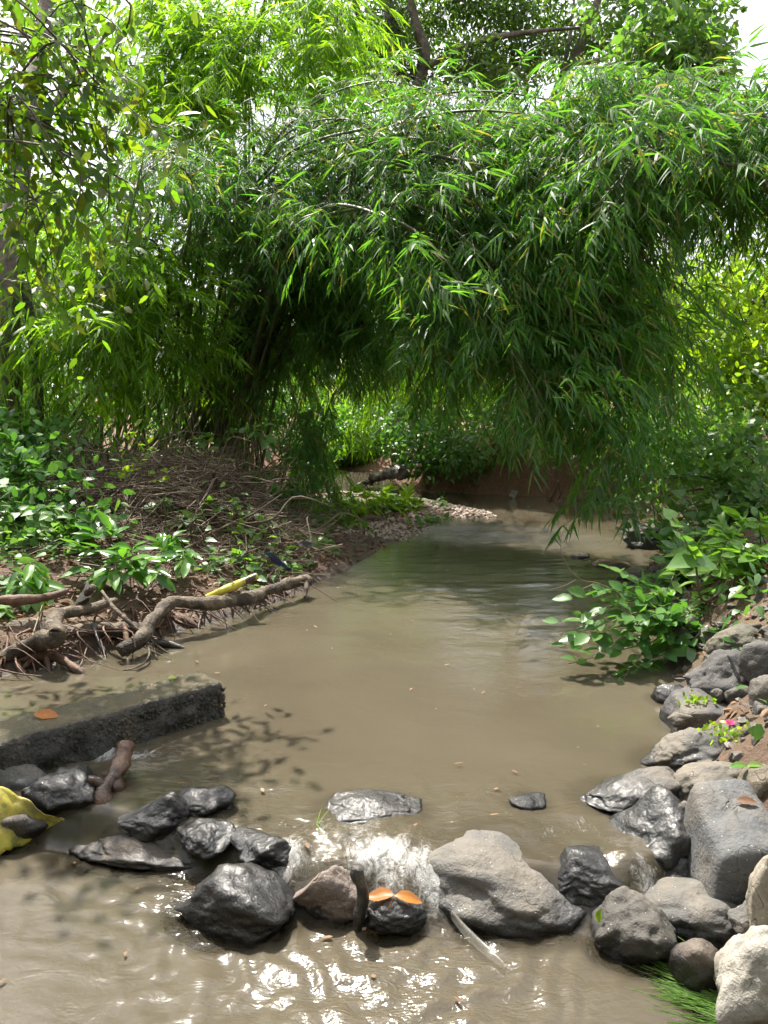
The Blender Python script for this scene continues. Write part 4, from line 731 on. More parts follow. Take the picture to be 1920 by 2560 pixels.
# ------------------------------------------------------------------ left bank plants
def rosette(base, tops, seed): return fan(base, tops, seed, .04)
b = on_ground(330, 1480, 6.0)
plant('glossy_plant', 'glossy bright green plant with whorled leaves hanging over the drift roots', 'plant', b,
      fan(b, [(210, 1420, 5.6), (250, 1380, 5.7), (300, 1390, 5.6), (270, 1440, 5.5), (340, 1430, 5.5), (370, 1400, 5.6), (330, 1370, 5.8), (230, 1330, 5.9), (280, 1320, 6.0), (390, 1440, 5.5), (200, 1370, 5.8)], 7), 'gloss', 8, 57, (.75, 1.15), .005, .6, .1, .35)
b = on_ground(430, 1430, 6.4)
plant('glossy_plant', 'smaller glossy sprig right of the whorled plant', 'plant', b, fan(b, [(420, 1370, 6.1), (450, 1390, 6.0), (465, 1420, 5.9), (400, 1360, 6.2), (440, 1350, 6.2)], 8), 'gloss', 8, 58, (.6, .95), .004, .5, .1, .35)
b = on_ground(80, 1520, 5.6)
plant('glossy_plant', 'low glossy rosette at the left edge above the root ends', 'plant', b, fan(b, [(60, 1470, 5.3), (90, 1490, 5.25), (40, 1490, 5.3), (100, 1450, 5.4), (70, 1440, 5.5)], 9), 'gloss', 8, 59, (.7, 1.1), .005, .6, .1, .35)
b = on_ground(60, 1300, 7.4)
plant('climbing_shrub', 'green climbing shrub crowding the left edge above the brush pile', 'shrub', b,
      fan(b, [(20, 1090, 7.2), (60, 1130, 7.1), (110, 1120, 7.2), (130, 1180, 7.0), (60, 1200, 7.0), (20, 1180, 7.0), (100, 1240, 6.9), (160, 1240, 6.9), (40, 1270, 6.8), (140, 1300, 6.8), (200, 1290, 6.9), (20, 1330, 6.6), (90, 1340, 6.6), (180, 1190, 7.1)], 10, .1), 'shrub', 20, 60, (.8, 1.4), .006, .3)
b = on_ground(330, 1270, 7.8)
plant('yellow_leaved_sapling', 'sunlit sapling with yellow-green leaves standing in the brush pile', 'plant', b, fan(b, [(300, 1140, 7.6), (340, 1060, 7.6), (370, 1100, 7.6), (320, 1180, 7.5), (430, 1170, 7.6), (410, 1200, 7.5), (350, 1150, 7.6)], 11, .05), 'yellow', 5, 61, (.6, 1.0), .005, .55)
b = on_ground(560, 1300, 8.0)
plant('trailing_vine', 'trailing vine with roundish leaves over the right end of the brush pile', 'vine', b, fan(b, [(480, 1220, 7.8), (520, 1280, 7.6), (480, 1320, 7.4), (560, 1340, 7.4), (660, 1320, 7.8), (620, 1260, 8.0), (540, 1200, 8.2), (420, 1280, 7.4), (380, 1330, 7.2)], 12, .1), 'vine', 9, 62, (.9, 1.5), .004, .25)
b = on_ground(600, 1160, 9.2)
plant('arching_sprig', 'arching sprig of pale leaves in front of the bamboo culms', 'plant', b, [[b, A(560, 1100, 9), A(600, 1080, 8.8), A(680, 1060, 8.6)], [b, A(540, 1110, 9), A(520, 1090, 8.9), A(500, 1110, 8.8)], [b, A(620, 1090, 8.9), A(660, 1090, 8.7), A(680, 1140, 8.6)]], 'shrub', 9, 63, (.9, 1.5), .006, .3)
for i, (px, py, Yd, lb) in enumerate(((880, 1300, 10.6, 'sunlit yellow-green seedling left on the gravel bar'), (960, 1290, 10.8, 'tall sunlit seedling in the middle of the gravel bar'), (1010, 1295, 10.9, 'bushy yellow-green seedling at the tip of the bar plants'), (730, 1290, 10.2, 'dark-leaved shrublet at the root of the gravel bar'))):
    b = on_ground(px, py, Yd); plant('seedling', lb, 'plant', b, fan(b, [(px - 40, py - 50, Yd), (px + 10, py - 70, Yd), (px + 45, py - 40, Yd), (px - 10, py - 40, Yd - .1), (px + 25, py - 20, Yd - .2)], 70 + i, .05), 'yellow' if i < 3 else 'shrub', 9, 70 + i, (1.2, 1.8), .004, .4, group='seedlings on the gravel bar')
b = A(1290, 1080, 13.6)
plant('hanging_vine', 'pale vine hanging down the red bank beneath the arch', 'vine', b, [[b, A(1240, 1130, 13.3), A(1220, 1180, 13.2), A(1190, 1240, 13.1)], [b, A(1250, 1150, 13.2), A(1190, 1170, 13.1)], [b, A(1320, 1150, 13.2), A(1330, 1210, 13.1)]], 'shrub', 9, 64, (1.0, 1.8), .01, .3)

b = on_ground(20, 1200, 8.4)
plant('climbing_shrub', 'taller climbing shrub at the left edge in front of the dark trunks', 'shrub', b, fan(b, [(10, 1020, 8.2), (50, 1060, 8.1), (90, 1080, 8.2), (20, 1110, 8.0), (80, 1140, 8.0), (140, 1120, 8.1), (-20, 1060, 8.1), (120, 1170, 7.9), (30, 1160, 7.9), (170, 1160, 8.0)], 13, .1), 'shrub', 18, 65, (.9, 1.5), .008, .2)
b = on_ground(180, 1380, 6.6)
plant('climbing_shrub', 'broad-leaved bush between the brush pile and the glossy plant', 'shrub', b, fan(b, [(120, 1290, 6.5), (160, 1320, 6.4), (210, 1290, 6.5), (250, 1270, 6.6), (300, 1300, 6.5), (80, 1340, 6.3), (200, 1340, 6.3), (270, 1330, 6.4), (40, 1390, 6.2), (130, 1370, 6.2)], 14, .1), 'shrub', 13, 66, (.8, 1.4), .006, .25)
b = on_ground(470, 1330, 7.2)
plant('trailing_vine', 'trailing vine over the near slope of the brush pile', 'vine', b, fan(b, [(380, 1270, 7.2), (430, 1310, 7.0), (500, 1290, 7.2), (540, 1380, 6.9), (460, 1370, 6.9), (580, 1330, 7.2), (340, 1310, 7.0), (400, 1340, 6.9), (610, 1290, 7.6)], 15, .1), 'vine', 9, 67, (.9, 1.5), .004, .2)
b = on_ground(500, 1190, 8.9)
plant('yellow_leaved_sapling', 'sparse sunlit sapling at the back of the brush pile', 'plant', b, fan(b, [(440, 1120, 8.7), (480, 1160, 8.6), (520, 1100, 8.8), (560, 1150, 8.7), (460, 1200, 8.5), (400, 1180, 8.6)], 16, .06), 'yellow', 5, 68, (.7, 1.1), .005, .4)
b = on_ground(560, 1420, 6.6)
plant('bank_herb', 'low herb on the soil slope above the yellow stalk', 'plant', b, fan(b, [(520, 1390, 6.5), (560, 1400, 6.4), (600, 1380, 6.6), (630, 1400, 6.6), (500, 1430, 6.2)], 18, .05), 'vine', 6, 77, (.7, 1.1), .004, .3)
b = on_ground(640, 1250, 9.0)
plant('bank_herb', 'leafy herb at the corner of the brush pile by the tassel bamboo', 'plant', b, fan(b, [(600, 1200, 8.9), (640, 1190, 8.9), (690, 1220, 8.9), (700, 1270, 8.7), (650, 1250, 8.7), (610, 1240, 8.7)], 19, .06), 'shrub', 9, 78, (.8, 1.3), .005, .25)
b = on_ground(1860, 1660, 5.4)
plant('leafy_shrub', 'smaller bright shrub crowding the right edge behind the high grey boulder', 'shrub', b, fan(b, [(1880, 1560, 5.2), (1920, 1590, 5.0), (1900, 1520, 5.3), (1940, 1640, 4.9), (1850, 1590, 5.2), (1930, 1540, 5.2), (1910, 1640, 5.0)], 20, .06), 'bright', 14, 79, (.6, 1.1), .005, .25)
b = on_ground(1720, 1480, 6.2)
plant('leafy_shrub', 'shaded shrub filling the right shore behind the overhanging one', 'shrub', b, fan(b, [(1640, 1400, 6.1), (1680, 1370, 6.2), (1660, 1450, 6.0), (1700, 1420, 6.0), (1740, 1380, 6.2), (1620, 1460, 6.0), (1690, 1500, 5.8), (1760, 1440, 6.0), (1720, 1330, 6.4), (1650, 1340, 6.4)], 21, .08), 'shrub', 16, 80, (.7, 1.2), .005, .2)
b = on_ground(20, 1560, 5.3)
plant('ground_vine', 'vine leaves creeping at the left edge above the mottled log', 'vine', b, fan(b, [(10, 1530, 5.1), (30, 1570, 5.0), (-10, 1550, 5.1), (20, 1440, 5.6), (60, 1410, 5.8)], 17, .05), 'vine', 7, 69, (.8, 1.2), .004, .3)

# ------------------------------------------------------------------ brush pile, litter, gravel
rng = np.random.default_rng(8)
def scatter_px(n, quad_c, w, h, Yr):
    pass
n = 2600; cx, cyy = rng.normal(-1.9, .95, n), rng.normal(8.1, .9, n); keep = (cx > -4.4) & (cx < -.75) & (creek_d(cx, cyy) > .12); cx, cyy = cx[keep], cyy[keep]; n = len(cx)
hz = ground_z(cx, cyy) + .02 + np.abs(rng.normal(0, .15, n)) * np.exp(-((cx + 2.0) / 1.1) ** 2 - ((cyy - 8.2) / 1.0) ** 2)
a = rng.uniform(0, np.pi, n); l = rng.uniform(.2, 1.0, n); d = np.stack([np.cos(a) * l, np.sin(a) * l, rng.normal(0, .13, n)], 1); c = np.stack([cx, cyy, hz], 1)
mb = MB(); mb.add(*twigs(c - d / 2, c + rng.normal(0, .1, (n, 3)) * [1, 1, .5] + [0, 0, .05], c + d / 2, rng.uniform(.0025, .008, n)))
n2 = 420; k = rng.integers(0, n, n2); p0 = c[k]; d2 = rng.normal(0, .25, (n2, 3)) + [0, 0, .32]; mb.add(*twigs(p0, p0 + d2 * .5 + rng.normal(0, .05, (n2, 3)), p0 + d2, .004))
n3 = 70; k = rng.integers(0, n, n3); p0 = c[k]; a3 = rng.uniform(0, 2 * np.pi, n3); l3 = rng.uniform(.5, 1.3, n3); d3 = np.stack([np.cos(a3) * l3, np.sin(a3) * l3 * .6, rng.uniform(-.05, .4, n3)], 1)
for q in range(n3): mb.add(*tube([p0[q], p0[q] + d3[q] * .4 + rng.normal(0, .07, 3), p0[q] + d3[q] * .7 + rng.normal(0, .08, 3) + [0, 0, .05], p0[q] + d3[q]], [.013, .009, .003], n=12, sides=5, cap=False))
mb.build('dead_twigs', M['twig'], kind='stuff')
def litter(name, n, xr, yr, dmin, dmax, mat, size, seed, tmin=0):
    r = np.random.default_rng(seed); x, y = r.uniform(*xr, n), r.uniform(*yr, n); d = creek_d(x, y); k = (d > dmin) & (d < dmax); x, y = x[k], y[k]; m = len(x)
    p = np.stack([x, y, ground_z(x, y) + .012], 1); D = np.stack([r.normal(0, 1, m), r.normal(0, 1, m), r.normal(0, .25, m)], 1); mb = MB(); mb.add(*leaves(p, D, np.array([0, 0, 1.]) + r.normal(0, .35, (m, 3)), size * r.uniform(.5, 1.3, m), size * .45, BROAD, r.uniform(-.3, .3, m))); return mb.build(name, mat, kind='stuff')
wx, wy = rng.uniform(-4.3, .9, 9000), rng.uniform(5.2, 11.2, 9000); wdn = creek_d(wx, wy); wk = (wdn > .15) & (fbm(np.stack([wx * 1.1, wy * 1.1, 0 * wx], 1), 51, 3) + rng.normal(0, .2, 9000) > .42 - .35 * sstep(9.3, 9.9, wy) * sstep(-1.2, -.6, wx)); wx, wy = wx[wk], wy[wk]; m_ = len(wx)
wp = np.stack([wx, wy, ground_z(wx, wy) + .03 + (.38 - .26 * sstep(-1.7, -1.0, wx)) * rng.random(m_) ** 1.6], 1); mbw = MB(); mbw.add(*leaves(wp, rng.normal(0, 1, (m_, 3)) * [1, 1, .35], np.array([0, -.3, 1]) + rng.normal(0, .45, (m_, 3)), rng.uniform(.045, .12, m_), rng.uniform(.035, .075, m_), HEART, .2)); mbw.build('creeping_weeds', M['vine'], kind='stuff')
vx, vy = rng.uniform(1.3, 5, 3800), rng.uniform(1.5, 9.5, 3800); vd = creek_d(vx, vy); vk = (vd > .16) & (fbm(np.stack([vx * 1.4, vy * 1.4, 0 * vx], 1), 53, 3) + rng.normal(0, .2, 3800) > -.05); vx, vy = vx[vk], vy[vk]; m_ = len(vx)
vp = np.stack([vx, vy, ground_z(vx, vy) + .03 + .3 * rng.random(m_) ** 1.4], 1); mbv = MB(); mbv.add(*leaves(vp, rng.normal(0, 1, (m_, 3)) * [1, 1, .35], np.array([0, -.3, 1]) + rng.normal(0, .45, (m_, 3)), rng.uniform(.05, .11, m_), rng.uniform(.03, .06, m_), OVAL, .2)); mbv.build('bank_weeds', M['shrub'], kind='stuff')
litter('fallen_leaves', 9000, (-4.5, .6), (4.5, 11), .05, 2.6, M['dead_leaf'], .06, 81)
litter('leaf_litter', 2600, (1.2, 4.5), (1.5, 10), .0, 1.5, M['dead_leaf'], .06, 82)
litter('ground_cover', 9000, (-7, -.5), (6, 13.5), .9, 5, M['shrub'], .1, 83)
gravel = MB(); r = np.random.default_rng(84); U, F1 = ICO1; n = 5200
x_, y_ = r.uniform(-1.0, 2.6, n), r.uniform(9, 12.3, n); d_ = creek_d(x_, y_); k = (d_ > -.08) & (d_ < .75) & (x_ > -.9); x_, y_ = x_[k], y_[k]; zz_ = ground_z(x_, y_)
for xx, yy, zz in zip(x_, y_, zz_):
    s = r.uniform(.012, .035); gravel.add(U * s * r.uniform(.6, 1.2, 3) + [xx, yy, zz + .004], F1)
gravel.build('gravel', plain('gravel_stone', (.42, .34, .29), .8, (.24, .18, .14), 14, .4, .01), kind='stuff')
peb = MB(); x_, y_ = r.uniform(1.0, 3.4, 4200), r.uniform(3.0, 10.5, 4200); d_ = creek_d(x_, y_); k = (d_ > -.25) & (d_ < .7); x_, y_ = x_[k], y_[k]; zz_ = ground_z(x_, y_)
for xx, yy, zz in zip(x_, y_, zz_):
    s = r.uniform(.008, .03) * (1 if r.random() < .93 else 2); peb.add((U + r.normal(0, .18, U.shape)) * s * r.uniform(.6, 1.3, 3) + [xx, yy, zz], F1)
peb.build('pebbles', plain('shore_pebble', (.1, .085, .07), .6, (.05, .042, .036), 14, .4, .01), kind='stuff', smooth=False)

fx, fy = rng.uniform(-1.8, 1.6, 90), 2 + 5.5 * rng.random(90) ** 1.3; fk = creek_d(fx, fy) < -.08; fx, fy = fx[fk], fy[fk]; fz, _, _ = water_level(fx, fy); m_ = len(fx); mbf = MB()
mbf.add(*leaves(np.stack([fx, fy, fz + .012], 1), rng.normal(0, 1, (m_, 3)) * [1, 1, .05], np.array([0, 0, 1.]) + rng.normal(0, .12, (m_, 3)), rng.uniform(.012, .05, m_), rng.uniform(.008, .018, m_), OVAL, 0)); mbf.build('floating_leaves', M['dead_leaf'], kind='stuff')

# ------------------------------------------------------------------ drift wood on the left shore
def log(name, label, pts, rad, mat, seed, branches=(), cat='log', n=40, sides=12, rough=.16):
    P = [G(*p) if len(p) == 3 else np.array(p[:3]) for p in pts]; b = P[0].copy(); t = thing(name, label, cat, b)
    s = MB(); s.add(*tube(P, list(np.array(rad) * (.82 if mat == 'drift' else 1)), n=n * 2, sides=sides, rough=rough * 1.7, seed=seed)); s.build('trunk', M[mat], t)
    for q, rr in branches:
        s = MB(); s.add(*tube([G(*p) for p in q], rr, n=20, sides=8, rough=rough, seed=seed + 5)); s.build('branch', M[mat], t)
    return t
log('drift_log', 'long crooked pale drift log with its broken end over the water', [(300, 1630, .06), (350, 1595, .12), (385, 1545, .2), (430, 1508, .24), (520, 1508, .2), (600, 1500, .16), (660, 1478, .15), (715, 1462, .15), (768, 1448, .14)], [.055, .06, .055, .055, .06, .06, .055, .06, .065], 'drift', 1,
    [([(762, 1452, .14), (765, 1470, .1), (762, 1494, .04)], [.03, .025, .008]), ([(590, 1506, .14), (612, 1522, .1), (622, 1532, .06)], [.012, .006, .003])])
log('drift_log', 'thick mottled log lying along the left waterline', [(-60, 1590, .12), (60, 1582, .12), (150, 1585, .11), (240, 1580, .1), (330, 1575, .09), (370, 1568, .08)], [.11, .1, .085, .07, .06, .045], 'drift', 2)
log('drift_root', 'crooked root looping over the mottled log at the left edge', [(-60, 1665, .02), (20, 1640, .08), (90, 1605, .16), (140, 1592, .22), (135, 1560, .26), (150, 1535, .28), (220, 1522, .26), (290, 1500, .24)], [.07, .065, .07, .075, .06, .05, .05, .03], 'drift', 3, cat='root')
log('broken_stub', 'broken mossy stub of wood pointing up beneath the white litter', [(190, 1532, .2), (210, 1500, .3), (232, 1468, .42)], [.05, .045, .03], 'drift', 4, cat='stump')
log('dead_branch', 'forked dead branch trailing from the roots into the pool', [(255, 1478, .36), (290, 1525, .28), (340, 1570, .18), (380, 1605, .08), (418, 1632, .0)], [.012, .018, .016, .012, .006], 'drift', 5,
    [([(345, 1575, .16), (368, 1615, .08), (372, 1640, .04), (350, 1665, .02), (306, 1677, .0)], [.009, .007, .004]), ([(380, 1605, .08), (390, 1640, .02), (395, 1655, -.02)], [.007, .004]), ([(340, 1590, .12), (334, 1620, .06), (330, 1655, .0)], [.006, .003])], cat='branch', rough=.1)
log('root', 'reddish root running behind the crooked drift log', [(210, 1540, .14), (290, 1520, .16), (370, 1520, .12), (440, 1545, .06), (495, 1568, 0)], [.035, .03, .03, .04, .02], 'root_wood', 6, cat='root')
log('root', 'tangled root ends hanging into the water under the loop', [(0, 1648, .05), (60, 1645, .06), (110, 1640, .06), (150, 1648, .05), (190, 1672, .02), (215, 1692, -.02)], [.03, .035, .035, .03, .02, .012], 'root_wood', 7,
    [([(115, 1645, .06), (122, 1668, .02), (124, 1694, -.03)], [.018, .01]), ([(40, 1648, .05), (48, 1670, .02), (50, 1695, -.03)], [.022, .012]), ([(80, 1648, .05), (60, 1668, .02), (20, 1690, -.03)], [.02, .01])], cat='root')
log('stake', 'dark thin stake leaning into the water before the mottled log', [(232, 1560, .16), (245, 1600, .08), (258, 1644, -.02)], [.014, .012, .007], 'black_stick', 8, cat='stick')
log('bark_strip', 'torn strip of bark hanging over the mottled log', [(310, 1560, .16), (316, 1590, .1), (318, 1640, 0)], [.016, .02, .012], 'root_wood', 9, cat='bark')
log('sunken_branch', 'black branch lying at the waterline below the crooked log', [(385, 1605, .03), (430, 1612, .02), (460, 1620, .0)], [.022, .025, .012], 'black_stick', 10, cat='branch')
log('root', 'long brown root on the slope above the mottled log', [(-40, 1500, .35), (60, 1500, .34), (130, 1490, .32), (170, 1475, .34)], [.03, .032, .028, .015], 'root_wood', 11, cat='root')
log('twig', 'pale straight twig resting at the waterline beyond the crooked log', [(780, 1408, .12), (815, 1420, .06), (852, 1432, .0)], [.012, .011, .008], 'twig', 12, cat='stick')
log('far_root', 'black gnarled root reaching into the upper pool', [(1010, 1180, .5), (960, 1190, .35), (915, 1205, .2), (880, 1222, .07)], [.1, .085, .06, .02], 'black_stick', 13, [([(930, 1200, .25), (912, 1214, .12), (900, 1226, .07)], [.045, .012])], cat='root', rough=.45)
for i, q in enumerate(([(1470, 1170, .6), (1466, 1200, .35), (1475, 1230, .15), (1468, 1252, .06)], [(1462, 1165, .65), (1452, 1200, .35), (1462, 1240, .1)], [(1396, 1200, .4), (1390, 1225, .2), (1370, 1255, .06)], [(1396, 1205, .4), (1400, 1235, .15), (1385, 1258, .06)])):
    Pq = [G(p[0], p[1] + 0, .07) for p in q[-1:]]; Y0 = Pq[0][1] + .1; t = thing('hanging_root', ['left pale root of the pair hanging down the red bank', 'right pale root of the pair hanging down the red bank', 'upper brown root on the foot of the red bank', 'lower brown root on the foot of the red bank'][i], 'root', A(q[0][0], q[0][1], Y0))
    s = MB(); s.add(*tube([A(p[0], p[1], Y0 - .02 * j) for j, p in enumerate(q)], [.02, .025, .015], n=18, sides=6, rough=.2, seed=i)); s.build('root', M['twig' if i < 2 else 'root_wood'], t)
# forked log wedged in the dam
log('forked_log', 'wet brown forked log wedged between the concrete block and the dam', [(314, 1866, .1), (304, 1900, .07), (288, 1940, .04), (266, 1975, .01), (262, 2010, -.02), (268, 2045, -.07), (274, 2088, -.14)], [.036, .037, .038, .04, .034, .03, .024], 'wet_log', 14,
    [([(266, 1976, .01), (244, 1958, .04), (218, 1950, .06)], [.034, .03, .018]), ([(286, 1945, .03), (290, 1972, 0), (284, 1995, -.04)], [.034, .03, .018])], rough=.3)
# upright black stick
P = [G(893, 2338, LOW - .02), G(900, 2285, LOW + .04)]; b = P[0]
t = thing('upright_stick', 'upright burnt-looking black stick with a knobbed top beside the pinkish wedge', 'stick', b); Yb = P[0][1]
s = MB(); s.add(*tube([P[0], A(896, 2300, Yb), A(908, 2255, Yb), A(905, 2215, Yb), A(893, 2185, Yb), A(897, 2168, Yb)], [.01, .019, .022, .019, .024, .017], n=40, sides=10, rough=.3, seed=4)); s.build('trunk', M['black_stick'], t)

hr = MB(); rr = np.random.default_rng(95)
for _ in range(130):
    u = rr.random(); px = -60 + 780 * u; py = np.interp(px, [-60, 0, 200, 400, 560, 720], [1700, 1690, 1646, 1590, 1546, 1498]); b0 = G(px, py, 0) + np.array([-.05, .22, 0]) * rr.uniform(.2, 1.4); b0[2] = gz(b0[0], b0[1]) + .03
    e = b0 + np.array([rr.normal(.05, .3), -rr.uniform(.02, .35), -rr.uniform(.02, .3)]); hr.add(*tube([b0, (b0 + e) / 2 + rr.normal(0, .05, 3) + [0, -.03, .03], e], [rr.uniform(.003, .011), .002], n=8, sides=5, cap=False))
hr.build('dead_roots', M['root_wood'], kind='stuff')
# ------------------------------------------------------------------ concrete block
def concrete():
    m, nt, b, out = new_mat('wet_concrete'); p = gpos(nt); g = N(nt, 'NewGeometry'); z = N(nt, 'SeparateXYZ'); nt.links.new(g.outputs['Normal'], z.inputs[0])
    n1 = noise(nt, 6, 5, .6, p); n2 = noise(nt, 45, 5, .7, p)
    side = mixc(nt, 1.0, ramp(nt, n1, [(.3, (.03, .028, .025)), (.6, (.075, .07, .06)), (.75, (.13, .1, .06))]), ramp(nt, n2, [(.3, (.45, .45, .45)), (.7, (1.5, 1.5, 1.5))]), 'MULTIPLY')
    top = ramp(nt, n1, [(.3, (.045, .042, .02)), (.5, (.085, .07, .038)), (.7, (.14, .1, .055))]); top = mixc(nt, mapr(nt, n2, .6, .7), top, (.06, .07, .03))
    w = mapr(nt, mth(nt, 'ADD', z.outputs[2], mth(nt, 'MULTIPLY', mth(nt, 'SUBTRACT', n1, .5), .5)), .6, .9); nt.links.new(mixc(nt, w, side, top), b.inputs['Base Color'])
    nt.links.new(mth(nt, 'MULTIPLY_ADD', n2, .35, .06), b.inputs['Roughness']); nt.links.new(bump(nt, mth(nt, 'ADD', n2, n1), 1.0, .02), b.inputs['Normal']); return m
zt = .19; a0, a1 = G(-330, 1945, zt), G(560, 1704, zt); bk = G(478, 1686, zt)
ex = a1 - a0; Lx = np.linalg.norm(ex); ex /= Lx; ey = np.array([-ex[1], ex[0], 0]); Wd = .26; nxn, nyn, nzn = 150, 34, 36
mb = MB()
def face(o, u, v, nu, nv):
    uu, vv = np.meshgrid(np.linspace(0, 1, nu), np.linspace(0, 1, nv)); Q = o + uu.ravel()[:, None] * u + vv.ravel()[:, None] * v; i = (np.arange(nv - 1)[:, None] * nu + np.arange(nu - 1)[None]).ravel()
    mb.add(Q, np.concatenate([np.stack([i, i + 1, i + nu + 1], 1), np.stack([i, i + nu + 1, i + nu], 1)]))
Hh = .6; dn = np.array([0, 0, -Hh])
face(a0, ex * Lx, ey * Wd, nxn, nyn); face(a0 + dn, ex * Lx, -dn, nxn, nzn); face(a1 + dn, ey * Wd, -dn, nyn, nzn); face(a1 + ey * Wd + dn, -ex * Lx, -dn, nxn, nzn)
V = np.concatenate(mb.v); cc = (a0 + a1) / 2 + ey * Wd / 2 - [0, 0, Hh / 2]; rel = V - cc; lx, ly, lz = rel @ ex, rel @ ey, rel[:, 2]
rr_ = .03; q = np.stack([np.abs(lx) - Lx / 2 + rr_, np.abs(ly) - Wd / 2 + rr_, np.abs(lz) - Hh / 2 + rr_], 1); qm = np.maximum(q, 0); ln = np.linalg.norm(qm, axis=1); sc = np.where(ln > rr_, (rr_ / np.maximum(ln, 1e-6)), 1)[:, None]
q2 = np.minimum(q, 0) + qm * sc; sg = np.sign(np.stack([lx, ly, lz], 1)); hf = np.array([Lx / 2 - rr_, Wd / 2 - rr_, Hh / 2 - rr_]); lo = sg * (q2 + hf)
V = cc + lo[:, :1] * ex + lo[:, 1:2] * ey + lo[:, 2:] * np.array([0, 0, 1.])
side = 1 - sstep(.6, .98, (lo[:, 2] / (Hh / 2))); amt = .004 + .012 * side
V = V + np.stack([fbm(V * 12, 5, 4), fbm(V * 12, 6, 4), .35 * fbm(V * 9, 7, 4)], 1) * amt[:, None] + (np.abs(fbm(V * 35, 9, 3)) * .008 * side)[:, None] * (-ey)
mb.v = [V]; mb.f = [np.concatenate(mb.f)]
blk = thing('concrete_block', 'long wet concrete block lying in the pool at the left', 'concrete block', (cc[0], cc[1], -.3)); mc = concrete(); mb.build('slab', mc, blk)
ag = MB(); r = np.random.default_rng(91)
for _ in range(900):
    u, h = r.random(), r.random() ** .8; s = r.uniform(.005, .014); p = a0 + ex * Lx * (1 - .75 * u * r.random() ** .4) - ey * .001 + dn * (.06 + .4 * h); ag.add(U * s * r.uniform(.6, 1.2, 3) + p, F1)
for _ in range(120):
    s = r.uniform(.005, .013); p = a1 + ey * Wd * r.random() + dn * (.06 + .35 * r.random()); ag.add(U * s * r.uniform(.6, 1.2, 3) + p, F1)
ag.build('aggregate', mc, blk, kind='stuff', smooth=False)

# ------------------------------------------------------------------ small things
def sheet(name, label, cat, up, lo, mat, n=28, m=16, wr=.012, seed=0, th=.002):
    U_, L_ = curve([G(*p) for p in up], n), curve([G(*p) for p in lo], n); v = np.linspace(0, 1, m)[:, None, None]; Q = (U_[None] * (1 - v) + L_[None] * v).reshape(-1, 3)
    Q[:, 2] += wr * fbm(Q * 14, seed, 4) + .02 * np.sin(np.repeat(np.linspace(0, np.pi, m), n)); i = (np.arange(m - 1)[:, None] * n + np.arange(n - 1)[None]).ravel()
    b = Q.mean(0); t = obj(name, mesh(name, Q - b, np.stack([i, i + 1, i + n + 1, i + n], 1), mat), None, tuple(b)); md = t.modifiers.new('thick', 'SOLIDIFY'); md.thickness = th; return tag(t, label, cat)
def sack_mat():
    m, nt, b, out = new_mat('yellow_woven_plastic'); p = gpos(nt); w = N(nt, 'TexWave'); w.inputs['Scale'].default_value = 60; nt.links.new(p, w.inputs[0]); n = noise(nt, 9, 3, .5, p); n2 = noise(nt, 22, 2, .4, p, 1.5)
    c = ramp(nt, n, [(.3, (.55, .46, .04)), (.7, (.68, .6, .09))]); c = mixc(nt, mth(nt, 'MULTIPLY', mapr(nt, n2, .56, .62), .7), c, (.2, .28, .05)); c = mixc(nt, mth(nt, 'MULTIPLY', mapr(nt, noise(nt, 5, 6, .7, p), .42, .66), .75), c, (.16, .13, .07)); nt.links.new(c, b.inputs['Base Color']); b.inputs['Roughness'].default_value = .45
    nt.links.new(bump(nt, w.outputs[1], .15, .002), b.inputs['Normal']); t = N(nt, 'BsdfTranslucent'); nt.links.new(c, t.inputs[0]); mx = N(nt, 'MixShader'); mx.inputs[0].default_value = .3; nt.links.new(b.outputs[0], mx.inputs[1]); nt.links.new(t.outputs[0], mx.inputs[2]); nt.links.new(mx.outputs[0], out.inputs[0]); return m
sheet('plastic_sack', 'torn yellow woven plastic sack trapped among stones at the left edge', 'sack', [(-80, 1958, .1), (0, 1962, .1), (60, 1985, .06), (105, 2030, 0), (150, 2045, -.04), (202, 2050, -.06)], [(-80, 2170, LOW), (0, 2142, LOW + .01), (50, 2112, LOW + .015), (100, 2085, LOW + .03), (150, 2066, LOW + .05), (204, 2053, -.07)], sack_mat(), seed=3, wr=.03)
white = plain('dirty_white_plastic', (.62, .62, .6), .4, (.45, .45, .43), 30, .4, .01, .25)
bpy.context.view_layer.update(); dg = bpy.context.evaluated_depsgraph_get()
def touch(px, py):                          # point of the scene seen there
    d = Vector(tuple(ray(px, py))).normalized(); h = scene.ray_cast(dg, Vector((0, 0, CAM_Z)), d); return np.array(h[1]) + np.array(h[2]) * .004, np.array(h[2])
def scrap(name, label, up, lo, mat, n, m, wr, seed, off=.05):
    q = [touch(*p)[0][1] for p in up + lo]; Yc = min(q) - off; P = lambda L: [A(px, py, Yc + .03 * (k % 2)) for k, (px, py) in enumerate(L)]
    U_, L_ = curve(P(up), n), curve(P(lo), n); v = np.linspace(0, 1, m)[:, None, None]; Q = (U_[None] * (1 - v) + L_[None] * v).reshape(-1, 3); Q += wr * np.stack([fbm(Q * 16, seed, 3), 2 * fbm(Q * 16, seed + 1, 3), fbm(Q * 16, seed + 2, 3)], 1)
    i = (np.arange(m - 1)[:, None] * n + np.arange(n - 1)[None]).ravel(); b = Q.mean(0); t = obj(name, mesh(name, Q - b, np.stack([i, i + 1, i + n + 1, i + n], 1), mat), None, tuple(b)); md = t.modifiers.new('thick', 'SOLIDIFY'); md.thickness = .002; return tag(t, label, 'litter')
scrap('plastic_scrap', 'crumpled white plastic scrap caught below the glossy plant', [(218, 1452), (224, 1462), (232, 1484)], [(190, 1506), (206, 1502), (228, 1492)], white, 16, 12, .008, 4)
